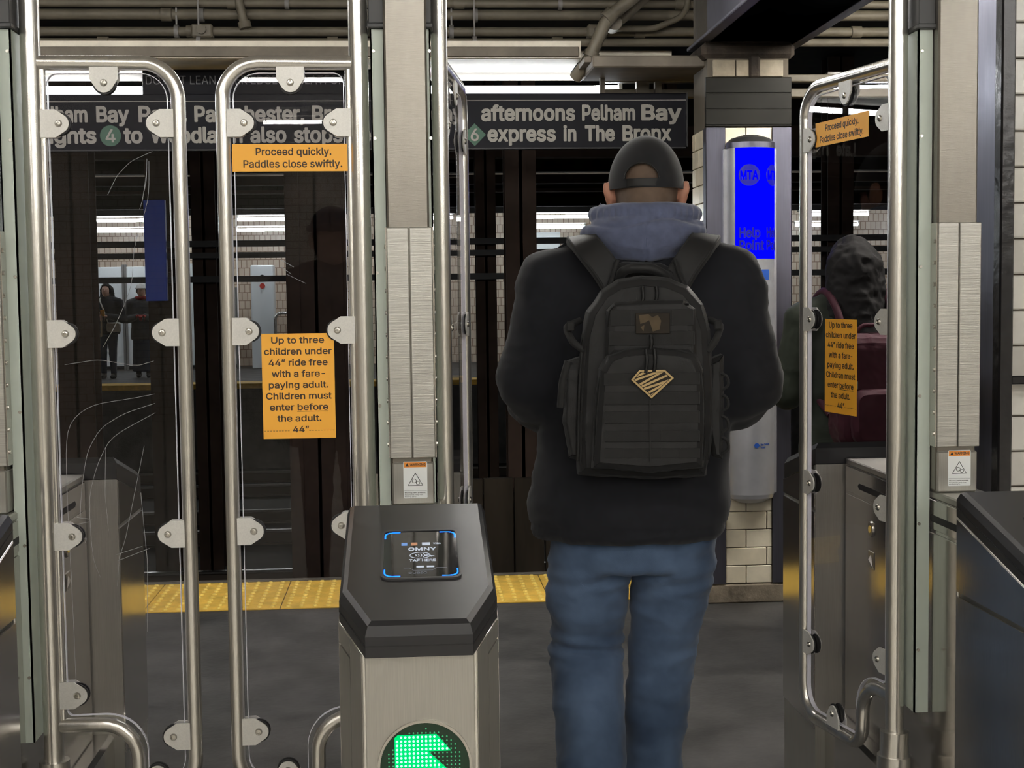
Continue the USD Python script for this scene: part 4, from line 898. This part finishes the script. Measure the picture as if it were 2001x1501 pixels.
# hood
hd = [('s', [(1.50, .112, .10, .008, -.02), (1.56, .098, .092, .012, -.005), (1.600, .080, .086, .016, .005), (1.636, .062, .072, .016, .01)], .01),
      ('e', (.003, -.055, 1.562), (.138, .100, .050), .02), ('e', (.006, -.085, 1.538), (.100, .062, .046), .03), ('c', (.010, -.10, 1.545), (.014, -.118, 1.508), .045, .016, .03)]
rim = [(.012 + .120 * math.cos(a), -.012 + .098 * math.sin(a), 1.602 - .006 * math.sin(a)) for a in np.linspace(math.radians(178), math.radians(362), 15)]
hd += [('c', a, b, .019, .019, .012) for a, b in zip(rim, rim[1:])]
rim2 = [(.008 + .142 * math.cos(a), -.03 + .100 * math.sin(a), 1.562 + .004 * math.cos(a)) for a in np.linspace(math.radians(185), math.radians(355), 13)]
hd += [('c', a, b, .016, .016, .012) for a, b in zip(rim2, rim2[1:])]
def hood_fold(v):
    d = cloth(9, 9, 24, .0035, 5)(v); d -= .0055 * np.exp(-((v[:, 2] - 1.582 - .012 * np.sin(v[:, 0] * 25)) / .0065) ** 2) * (v[:, 1] < .0)
    d -= .004 * np.exp(-((v[:, 0] - .013) / .004) ** 2) * (v[:, 2] < 1.58) * (v[:, 1] < -.03)
    d += .0022 * np.sin(v[:, 0] * 420) * np.exp(-((v[:, 2] - 1.604) / .013) ** 2) * (v[:, 1] < 0); return d
hdm = blob(hd, .0048, hood_fold, cut=lambda P: 1.475 - P[:, 2], smooth=3)
ho = part(man, 'hood', hdm, 'hood_blue', 60, 'grey-blue sweatshirt hood bunched at the neck')
part(ho, 'seam', sweep([(.013, -.149, 1.570), (.013, -.1525, 1.55), (.014, -.1515, 1.530), (.014, -.137, 1.505)], .0016, 6), 'hood_blue', 60)
# jacket
jk = [('s', [(.800, .236, .165, -.032, 0), (.822, .242, .172, -.030, 0), (.88, .252, .175, -.028, 0), (.98, .238, .165, -.022, 0), (1.10, .235, .158, -.012, 0), (1.25, .232, .155, 0, 0), (1.36, .230, .148, 0, 0), (1.44, .195, .125, 0, -.005), (1.515, .13, .10, .006, -.005), (1.555, .10, .085, .01, 0)], .02),
      ('c', (-.12, -.01, 1.500), (-.222, -.005, 1.438), .055, .068, .05), ('c', (.13, -.01, 1.500), (.222, -.005, 1.440), .055, .068, .05),
      ('c', (-.222, -.005, 1.430), (-.266, -.02, 1.19), .074, .080, .05), ('c', (.222, -.005, 1.432), (.260, -.02, 1.19), .074, .078, .05),
      ('c', (-.266, -.02, 1.19), (-.246, .06, 1.145), .080, .078, .03), ('c', (.260, -.02, 1.19), (.240, .06, 1.145), .078, .076, .03), ('c', (-.252, .06, 1.145), (-.085, .245, 1.17), .076, .052, .03), ('c', (.245, .06, 1.145), (.080, .245, 1.18), .074, .052, .03)]
def jfold(v):
    d = cloth(7, 7, 3.2, .0075, 11)(v); arm = np.clip((np.abs(v[:, 0]) - .20) / .06, 0, 1)
    d += arm * cloth(5, 6, 13, .0085, 23)(v) + (1 - arm) * cloth(13, 6, 2.0, .004, 31)(v) * np.clip((1.0 - v[:, 2]) / .2, 0, 1)
    d -= .006 * np.exp(-((v[:, 2] - .828) / .006) ** 2) * (np.abs(v[:, 0] + .02) < .3) * (1 - arm * (v[:, 2] > .9)); return d
jm = blob(jk, .0105, jfold, smooth=3)
jc = part(man, 'jacket', jm, 'jacket_black', 60, 'loose black jacket')
for s_ in (-1, 1):                                            # shoulder tabs
    part(jc, 'epaulette', hull([(s_ * x + .0, y, z_) for x, y, z_ in [(.170, -.03, 1.540), (.170, .02, 1.542), (.255, -.03, 1.490), (.255, .02, 1.492), (.170, -.03, 1.547), (.255, -.03, 1.497), (.170, .02, 1.549), (.255, .02, 1.499)]]), 'jacket_black', 30)
# jeans and shoes
je = [('s', [(.72, .175, .125, -.022, 0), (.80, .185, .135, -.022, 0), (.90, .180, .13, -.02, 0), (.98, .165, .12, -.02, 0)], .02),
      ('c', (-.118, 0, .80), (-.142, .02, .62), .110, .092, .015), ('c', (-.142, .02, .62), (-.146, .045, .48), .092, .083, .02), ('c', (-.146, .045, .48), (-.128, -.17, .20), .084, .078, .02),
      ('c', (.082, 0, .80), (.070, .03, .62), .110, .087, .015), ('c', (.070, .03, .62), (.050, .06, .47), .087, .077, .02), ('c', (.050, .06, .47), (.022, .06, .12), .077, .070, .02)]
def jeanfold(v): return cloth(7, 7, 9, .010, 41)(v) + cloth(4, 4, 20, .004, 43)(v) * np.exp(-((v[:, 2] - .45) / .12) ** 2) + cloth(5, 5, 16, .005, 47)(v) * np.exp(-((v[:, 2] - .68) / .08) ** 2) + .006 * np.sin(v[:, 2] * 150 + v[:, 0] * 12) * np.exp(-((v[:, 2] - .50) / .045) ** 2) * (v[:, 0] < -.05) + .004 * np.sin(v[:, 2] * 130 - v[:, 0] * 25) * np.exp(-((v[:, 2] - .69) / .035) ** 2)
part(man, 'jeans', blob(je, .0095, jeanfold, cut=lambda P: np.where(P[:, 0] < -.05, .125, .085) - P[:, 2], smooth=3), 'jeans_blue', 60, 'faded blue jeans')
part(man, 'shoe', blob([('e', (.022, .13, .045), (.047, .14, .045), .02), ('c', (.022, .06, .05), (.022, .06, .12), .05, .045, .03)], .009, cut=lambda P: .002 - P[:, 2]), 'boot_black', 50, 'black shoe')
part(man, 'shoe', blob([('c', (-.128, -.19, .13), (-.128, -.06, .045), .045, .042, .02), ('c', (-.128, -.06, .045), (-.128, .0, .032), .042, .030, .02)], .009, cut=lambda P: .002 - P[:, 2]), 'boot_black', 50, 'black shoe, heel raised')

# ---------------------------------------------------------------- his backpack (same frame as the man)
bp = thing('backpack', 'black backpack with webbing rows and a golden shield patch on the walking man', 'backpack', (mx, my, 0), rotz=mrot)
LOC[bp] = np.zeros(3); LOC[man] = np.zeros(3)
def bx_(px): return (px - 1252) * .00119
def bz_(py): return 1.42 - (py - 566) * .00119
def soft(outline, layers, amp=.002, seed=3, sub=.016, cx=None):
    """a stuffed shell over an (x, z) outline: layers of (y, inset)"""
    P = []
    for y, ins in layers:
        g = outline.buffer(-ins, join_style=1) if ins > 0 else outline
        P += [(x, y, z) for x, z in g.exterior.coords]
    m = hull(P); v, f = trimesh.remesh.subdivide_to_size(m.vertices, m.faces, sub); m = trimesh.Trimesh(v, f)
    m.merge_vertices(); m.vertices = m.vertices + m.vertex_normals * cloth(14, 14, 14, amp, seed)(np.array(m.vertices))[:, None]; return m
def px_poly(pts): return Polygon([(bx_(a), bz_(b)) for a, b in pts])
main_o = px_poly([(1125, 930), (1122, 850), (1128, 740), (1133, 660), (1145, 612), (1172, 572), (1205, 552), (1250, 545), (1300, 550), (1338, 566), (1366, 600), (1380, 650), (1384, 740), (1386, 850), (1372, 935), (1250, 940)]).buffer(.004)
part(bp, 'main_body', soft(main_o, [(-.148, .02), (-.17, .002), (-.245, 0), (-.268, .008), (-.278, .022)], .0035), 'bag_black', 60, 'main compartment')
arch = [(bx_(a), 0, bz_(b)) for a, b in [(1122, 905), (1126, 760), (1134, 665), (1150, 620), (1178, 584), (1212, 565), (1250, 558), (1296, 562), (1332, 580), (1358, 612), (1372, 660), (1378, 760), (1376, 905)]]
def smoothp(p, n=60, k=4):
    p = np.array(p, float); t = np.r_[0, np.cumsum(np.linalg.norm(np.diff(p, axis=0), axis=1))]; tt = np.linspace(0, t[-1], n); q = np.c_[[np.interp(tt, t, p[:, i]) for i in range(3)]].T
    for _ in range(k): q[1:-1] = (q[:-2] + 2 * q[1:-1] + q[2:]) / 4
    return q
part(bp, 'zip_line', sweep(smoothp([(x, -.262, z) for x, _, z in arch]), .0055, 8), 'zip_black', 60, 'arched main zip')
part(bp, 'piping', sweep(smoothp([(x * .955, -.272, z - .010) for x, _, z in arch]), .0035, 6), 'web_black', 60)
up_o = px_poly([(1178, 700), (1180, 608), (1196, 592), (1250, 590), (1330, 590), (1352, 606), (1356, 700)])
part(bp, 'upper_pocket', soft(up_o, [(-.26, 0), (-.292, .001), (-.304, .008), (-.308, .02)], .0025, 8), 'bag_black', 60, 'upper front pocket')
part(bp, 'pocket_zip', sweep(smoothp([(bx_(a), -.302, bz_(b)) for a, b in [(1184, 640), (1186, 606), (1200, 597), (1340, 597)]], 30, 2), .003, 6), 'zip_black', 60)
low_o = px_poly([(1150, 915), (1158, 800), (1166, 722), (1182, 694), (1215, 681), (1262, 678), (1320, 682), (1352, 694), (1366, 724), (1370, 800), (1366, 915), (1262, 925)])
part(bp, 'lower_pocket', soft(low_o, [(-.26, 0), (-.300, 0), (-.322, .006), (-.332, .018)], .003, 9), 'bag_black', 60, 'lower front pocket')
part(bp, 'pocket_piping', sweep(smoothp([(bx_(a), -.318, bz_(b)) for a, b in [(1156, 900), (1162, 800), (1170, 725), (1186, 700), (1218, 687), (1262, 684), (1318, 688), (1350, 700), (1363, 728), (1367, 800), (1363, 900)]]), .0048, 8), 'zip_black', 60, 'pocket zip and piping')
def webrow(y0_, y1_, xa, xb, yy, n):
    q = part(bp, 'webbing', bx(bx_(xa), bx_(xb), yy - .0035, yy + .004, bz_(y1_), bz_(y0_), .0012), 'web_black', False, 'row of webbing')
    for i in range(n + 1):
        x = bx_(xa) + (bx_(xb) - bx_(xa)) * i / n; part(q, 'stitch', bx(x - .0012, x + .0012, yy - .0048, yy - .003, bz_(y1_) + .001, bz_(y0_) - .001), 'zip_black', False)
webrow(606, 638, 1190, 1348, -.3075, 4); webrow(648, 676, 1186, 1350, -.3075, 4)
for a, b in ((728, 752), (764, 790), (802, 826), (840, 862), (874, 894)): webrow(a, b, 1176, 1358, -.3325, 5)
part(bp, 'centre_seam', bx(bx_(1262), bx_(1265), -.3385, -.33, bz_(900), bz_(782)), 'zip_black', False)
# generic patches: a dark camouflage rectangle and a golden striped shield
fp_ = part(bp, 'camouflage_patch', bx(bx_(1237), bx_(1303), -.3165, -.309, bz_(653), bz_(613), .0012), 'patch_brown', False, 'dark camouflage patch')
part(fp_, 'patch_blotch', [plate(Polygon([(bx_(a), bz_(b)) for a, b in g]), -.3172, -.3163) for g in ([(1243, 617), (1262, 615), (1270, 622), (1258, 630), (1246, 634)], [(1262, 624), (1280, 617), (1286, 628), (1283, 645), (1270, 649), (1266, 636)], [(1246, 640), (1254, 636), (1252, 648)])], 'patch_tan', False)
shd = Polygon([(bx_(a), bz_(b)) for a, b in [(1227, 741), (1243, 722), (1292, 722), (1309, 738), (1266, 777)]])
sp_ = part(bp, 'shield_patch', plate(shd, -.3435, -.336), 'patch_brown', False, 'golden striped shield patch')
part(sp_, 'shield_border', plate(shd.difference(shd.buffer(-.0042)), -.3448, -.3434), 'gold_thread', False)
stripes = [affinity.rotate(sbox(-.08, k * .0088 - .0024, .08, k * .0088 + .0024), 24 + 6 * math.sin(k * 2.0), origin=(0, 0)) for k in range(-5, 6)]
part(sp_, 'stripe', [plate(g_, -.3445, -.3434) for st_ in stripes for g_ in [affinity.translate(st_, bx_(1266), bz_(746)).intersection(shd.buffer(-.0055))] if not g_.is_empty], 'gold_thread', False)
for px_, y0_, y1_, yy in ((1251, 562, 600, -.285), (1278, 562, 592, -.283), (1256, 682, 728, -.340), (1272, 682, 726, -.340), (1266, 656, 684, -.318)):
    part(bp, 'zip_pull', sweep(smoothp([(bx_(px_), yy, bz_(y0_)), (bx_(px_ + 2), yy - .006, bz_((y0_ + y1_) / 2)), (bx_(px_ - 1), yy - .004, bz_(y1_))], 12, 2), .0042, 8), 'zip_black', 60, 'cord zip pull')
part(bp, 'carry_handle', sweep(smoothp([(bx_(1206), -.17, bz_(556)), (bx_(1210), -.20, bz_(532)), (bx_(1232), -.215, bz_(524)), (bx_(1275), -.215, bz_(526)), (bx_(1300), -.20, bz_(540)), (bx_(1306), -.17, bz_(558))], 30, 4), .012, 10), 'bag_black', 60, 'padded carry handle')
part(bp, 'back_pad', soft(px_poly([(1175, 560), (1190, 520), (1215, 512), (1290, 514), (1318, 528), (1342, 566)]), [(-.13, .0), (-.16, .002), (-.172, .01)], .002, 12), 'bag_black', 60)
for s_, pts in ((-1, [(1200, 560, -.165), (1180, 525, -.165), (1152, 492, -.152), (1138, 474, -.125), (1130, 468, -.06)]), (1, [(1318, 560, -.165), (1338, 525, -.165), (1362, 494, -.152), (1376, 476, -.125), (1386, 470, -.06)])):
    c = smoothp([(bx_(a) * (1 + (y + .16) * .3), y, bz_(b) + (y + .165) * .10) for a, b, y in pts] + [((-.146 if s_ < 0 else .160), .04, 1.518), ((-.158 if s_ < 0 else .174), .12, 1.44), ((-.17 if s_ < 0 else .19), .16, 1.34)], 40, 4)
    tg = np.gradient(c, axis=0); tg /= np.linalg.norm(tg, axis=1, keepdims=True); sd = np.cross(tg, np.array([0, -1.0, .55])); sd /= np.linalg.norm(sd, axis=1, keepdims=True); nn = np.cross(sd, tg)
    nn *= np.sign((nn @ np.array([0, -.6, .8])))[:, None]
    W2 = .036; ring = np.stack([c - sd * W2 - nn * .002, c - sd * W2 * .9 + nn * .012, c + sd * W2 * .9 + nn * .012, c + sd * W2 - nn * .002, c + sd * W2 * .9 - nn * .012, c - sd * W2 * .9 - nn * .012], 1); V_ = ring.reshape(-1, 3); nf = []
    for i in range(len(c) - 1):
        for j in range(6): nf += [(i * 6 + j, i * 6 + (j + 1) % 6, (i + 1) * 6 + (j + 1) % 6), (i * 6 + j, (i + 1) * 6 + (j + 1) % 6, (i + 1) * 6 + j)]
    g_ = trimesh.Trimesh(V_, nf, process=False); g_.fix_normals()
    sp = part(bp, 'shoulder_strap', g_, 'bag_black', 60, 'padded shoulder strap')
    for e in (-.85, .85): part(sp, 'edge_binding', sweep(c[1:-1] + sd[1:-1] * W2 * e + nn[1:-1] * .0095, .0035, 6), 'web_black', 60)
    part(bp, 'load_strap', sweep(smoothp([(bx_(1185 if s_ < 0 else 1338), -.19, bz_(566)), (bx_(1196 if s_ < 0 else 1325), -.188, bz_(535)), (bx_(1204 if s_ < 0 else 1318), -.18, bz_(508))], 12, 1), .006, 6), 'web_black', 60)
for s_, (xa, xb) in ((-1, (1094, 1136)), (1, (1378, 1408))):
    po = px_poly([(xa + 6, 712), (xb, 700), (xb, 905), (xa + 12, 900), (xa, 830)])
    part(bp, 'side_pouch', soft(po, [(-.165, .006), (-.18, 0), (-.235, 0), (-.25, .008)], .004, 15), 'bag_black', 60, 'side pouch')
    xm = (xa + xb) / 2
    part(bp, 'side_strap', sweep(smoothp([(bx_(1142 if s_ < 0 else 1378), -.262, bz_(690)), (bx_(xm), -.262, bz_(672)), (bx_(xa + 4 if s_ < 0 else xb), -.225, bz_(640)), (bx_(1128 if s_ < 0 else 1384), -.20, bz_(628))], 16, 2), .0085, 8), 'web_black', 60, 'compression strap')
    part(bp, 'buckle', [bx(bx_(xm + s_ * 6) - .009, bx_(xm + s_ * 6) + .009, -.262, -.252, bz_(648), bz_(628), .003)], 'web_black', False, 'plastic buckle')
part(bp, 'dangling_strap', sweep(smoothp([(bx_(1104), -.25, bz_(708)), (bx_(1092), -.252, bz_(750)), (bx_(1088), -.25, bz_(800))], 14, 1), .009, 8), 'web_black', 60, 'loose strap end')
for q in range(4): part(bp, 'side_loop', sweep(smoothp([(bx_(1398), -.24, bz_(732 + q * 42)), (bx_(1418), -.245, bz_(740 + q * 42)), (bx_(1421), -.245, bz_(760 + q * 42)), (bx_(1400), -.24, bz_(772 + q * 42))], 14, 2), .004, 6), 'web_black', 60, 'cord loop')

# ---------------------------------------------------------------- other people, farther off
def passer(loc, rz, ht, label, coat, coat_z, leg_m, arms, hair=None, hat=None, wide=1.0, h=.013, scarf=None, long_hair=False, gloves=None, skirt=False):
    """a standing figure facing +y in its own frame; heights for 1.70 m, scaled to ht"""
    s = ht / 1.70; t = thing('person', label, 'person', loc, rotz=rz); LOC[t] = np.zeros(3); S = lambda m: m.apply_scale(s)
    el = 1.06 if arms == 'front' else 1.10
    wr = (.07, .27, 1.12) if arms == 'front' else (.25, .06, .84)
    J = dict(z=dict(hip=.86, sh=1.40), cx=(0, 0), head=(0, .02, 1.585), larm=((-.18 * wide, 0, 1.36), (-.25 * wide, 0, el), (-wr[0], wr[1], wr[2])), rarm=((.18 * wide, 0, 1.36), (.25 * wide, 0, el), wr),
             lleg=((-.085, 0, .83), (-.09, .02, .46), (-.09, 0, .08)), rleg=((.085, 0, .83), (.09, .02, .46), (.09, 0, .08)))
    tip = lambda sx: ((sx * .01, .36, 1.15) if arms == 'front' else (sx * (wr[0] + .01), .09, .66))
    hands = [blob(hand((sx * wr[0], wr[1], wr[2]), tip(sx), -sx, .5 if arms == 'front' else .25), .0055, smooth=1) for sx in (-1, 1)]
    if gloves:
        part(t, 'body', [S(blob(skin_prims(J), h))], 'skin_pale', 60)
        for m in hands: part(t, 'glove', S(m), gloves, 60)
    else: part(t, 'body', [S(blob(skin_prims(J), h))] + [S(m) for m in hands], 'skin_pale', 60)
    w = wide; arm = []
    for sx in (-1, 1):
        a, b, c = (sx * .19 * w, 0, 1.36), (sx * .255 * w, -.005, el), (sx * wr[0], wr[1] * .9, wr[2] + (.0 if arms == 'front' else .02)); arm += [('c', (sx * .10, -.005, 1.425), a, .05, .062, .04), ('c', a, b, .070, .062, .04), ('c', b, c, .062, .045, .03)]
    cw = [('s', [(coat_z, .195 * w, .15, 0, 0), (coat_z + .10, .20 * w, .155, 0, 0), (1.02, .178 * w, .135, 0, 0), (1.22, .185 * w, .135, 0, 0), (1.36, .17 * w, .115, 0, 0), (1.45, .08, .078, 0, 0), (1.475, .072, .074, 0, .003)], .02)] + arm
    cm = blob(cw, h, lambda v: cloth(7, 7, 9, .008, 61)(v)); part(t, 'coat', S(cm), coat, 60, 'coat')
    if skirt: lg = [('s', [(.12, .20, .17, 0, 0), (.5, .185, .15, 0, 0), (.95, .16, .12, 0, 0)], .02)]
    else: lg = [('s', [(.78, .16, .12, 0, 0), (.92, .155, .115, 0, 0)], .02)] + [('c', (sx * .085, 0, .80), (sx * .09, .02, .46), .092, .066, .03) for sx in (-1, 1)] + [('c', (sx * .09, .02, .46), (sx * .09, 0, .10), .066, .050, .02) for sx in (-1, 1)]
    part(t, 'trousers', S(blob(lg, h, lambda v: cloth(9, 9, 14, .004, 67)(v), cut=lambda P: .09 - P[:, 2])), leg_m, 60)
    for sx in (-1, 1): part(t, 'boot', S(blob([('e', (sx * .09, .06, .04), (.042, .125, .04), .02), ('c', (sx * .09, 0, .05), (sx * .09, 0, .20), .048, .052, .03)], .011, cut=lambda P: .004 - P[:, 2])), 'boot_black', 60)
    if hair:
        hp_ = [('e', (0, .004, 1.592), (.088, .105, .116), .01)]
        if long_hair: hp_ += [('c', (sx * .06, -.03, 1.58), (sx * .085, -.055, 1.33), .055, .050, .04) for sx in (-1, 1)] + [('c', (0, -.06, 1.58), (0, -.095, 1.30), .07, .07, .05)]
        else: hp_ += [('c', (0, -.05, 1.56), (0, -.05, 1.49), .06, .05, .03)]
        part(t, 'hair', S(blob(hp_, .010, cloth(22, 22, 22, .010 if long_hair else .003, 71), cut=lambda P: P[:, 1] - .055 - np.maximum(0, P[:, 2] - 1.64) * 1.2)), hair, 60, 'hair')
    if hat:
        hm = part(t, 'knit_hat', S(blob([('e', (0, .010, 1.62), (.098, .113, .108), .01)], .009, cut=lambda P: 1.612 - P[:, 2])), hat, 60, 'knitted hat')
        part(hm, 'hat_cuff', S(sweep([(.098 * math.cos(a), .010 + .113 * math.sin(a), 1.628) for a in np.linspace(0, 2 * math.pi, 28)], .016, 8)), hat, 60)
    if scarf: part(t, 'scarf', S(blob([('c', (.09 * math.cos(a), .085 * math.sin(a), 1.455), (.09 * math.cos(a + .5), .085 * math.sin(a + .5), 1.455), .032, .032, .01) for a in np.arange(0, 6.2, .5)], .011)), scarf, 60)
    return t, s
# walking away beyond the right-hand gate, with a burgundy backpack
gx, gy = 1.765, 5.55
t, s = passer((gx, gy, 0), 4, 1.61, 'person with long black hair and green coat, facing away beyond the open right paddle', 'coat_green', .72, 'jeans_dark', 'front', 'hair_black', None, 1.12, long_hair=True)
gb = thing('backpack', 'burgundy backpack on the back of the person in the green coat', 'backpack', (gx, gy, 0), rotz=4); LOC[gb] = np.zeros(3)
go = rrect(-.155, .145, .80, 1.235, .07)
part(gb, 'main_body', soft(go, [(-.14, .02), (-.165, 0), (-.26, 0), (-.29, .012), (-.30, .03)], .006, 21), 'bag_burgundy', 60)
part(gb, 'front_pocket', soft(rrect(-.125, .115, .82, 1.03, .05), [(-.28, 0), (-.325, .004), (-.34, .02)], .004, 22), 'bag_burgundy', 60)
part(gb, 'zip_line', sweep(fillet([(-.13, -.293, .86), (-.13, -.293, 1.20), (.12, -.293, 1.20), (.12, -.293, .86)], .06), .004, 6), 'zip_black', 60); part(gb, 'zip_pull', [cyl((-.10, -.304, 1.06), (-.10, -.304, 1.03), .004, 8), cyl((.10, -.304, .93), (.10, -.304, .90), .004, 8)][0], 'bolt_steel', 40)
part(gb, 'carry_handle', sweep(fillet([(-.05, -.18, 1.22), (-.05, -.19, 1.27), (.05, -.19, 1.27), (.05, -.18, 1.22)], .03), .008, 8), 'bag_burgundy', 60)
for sx in (-1, 1): part(gb, 'shoulder_strap', sweep(smoothp([(sx * .09, -.16, 1.20), (sx * .11, -.13, 1.33), (sx * .12, -.02, 1.42), (sx * .13, .09, 1.36), (sx * .15, .12, 1.22), (sx * .17, .02, 1.02), (sx * .14, -.14, .92)], 30, 3), .016, 8), 'bag_burgundy', 60)
# waiting on the far platform
t, s = passer((-5.12, 24.6, 0), 174, 1.62, 'person with long curly hair and black jacket looking at a phone on the far platform', 'jacket_black', .80, 'jeans_dark', 'front', 'hair_black', None, 1.12, h=.016, long_hair=True)
solo('phone', bx(-5.155, -5.085, 24.225, 24.237, 1.07, 1.18, .003), 'sticker_orange', 'phone in a yellow case held by the person in the black jacket', 'phone')
hbg = thing('handbag', 'white handbag hanging at the hip of the person in the black jacket', 'bag', (-4.98, 24.42, .82)); part(hbg, 'bag_body', soft(rrect(-5.09, -4.86, .80, .96, .04), [(24.36, .012), (24.38, 0), (24.45, 0), (24.47, .012)], .003, 31, .05), 'bag_white', 60); part(hbg, 'strap', sweep(smoothp([(-5.07, 24.42, .95), (-5.12, 24.36, 1.15), (-5.20, 24.40, 1.34), (-5.22, 24.60, 1.38)], 20, 2), .012, 6), 'bag_white', 60)
tbg = thing('tote_bag', 'tan tote bag with a dark front carried by the person in the black jacket', 'bag', (-5.22, 24.38, .72)); part(tbg, 'bag_body', soft(rrect(-5.33, -5.17, .72, 1.02, .02), [(24.33, .006), (24.34, 0), (24.41, 0), (24.42, .006)], .002, 33, .05), 'bag_tan', 60); part(tbg, 'front_panel', bx(-5.27, -5.18, 24.322, 24.332, .78, 1.0, .003), 'jeans_dark'); part(tbg, 'handle', sweep(fillet([(-5.29, 24.37, 1.0), (-5.29, 24.37, 1.16), (-5.20, 24.37, 1.16), (-5.20, 24.37, 1.0)], .03), .008, 6), 'bag_tan', 60)
t, s = passer((-4.56, 24.75, 0), 186, 1.60, 'person in grey coat, red scarf and white hat half hidden by the blue panel', 'coat_grey', .70, 'jeans_dark', 'front', 'hair_black', 'knit_white', 1.05, h=.016, scarf='scarf_red', gloves='scarf_red', skirt=True)
# standing beside the photographer: seen only as a reflection in the closed paddles
t, s = passer((-.36, -.72, 0), -12, 1.80, 'person in dark jacket and navy knitted hat, seen reflected in the gate glass', 'jacket_black', .66, 'jeans_dark', 'down', 'hair_black', 'beanie_navy', 1.12, gloves='glove_grey')
pt = part(t, 'shoulder_patch', hull([(x, y, z) for x, z in ((.14, 1.40), (.20, 1.39), (.20, 1.46), (.15, 1.47)) for y in (.085, .078)]), 'sticker_orange', 30, 'yellow shoulder patch')
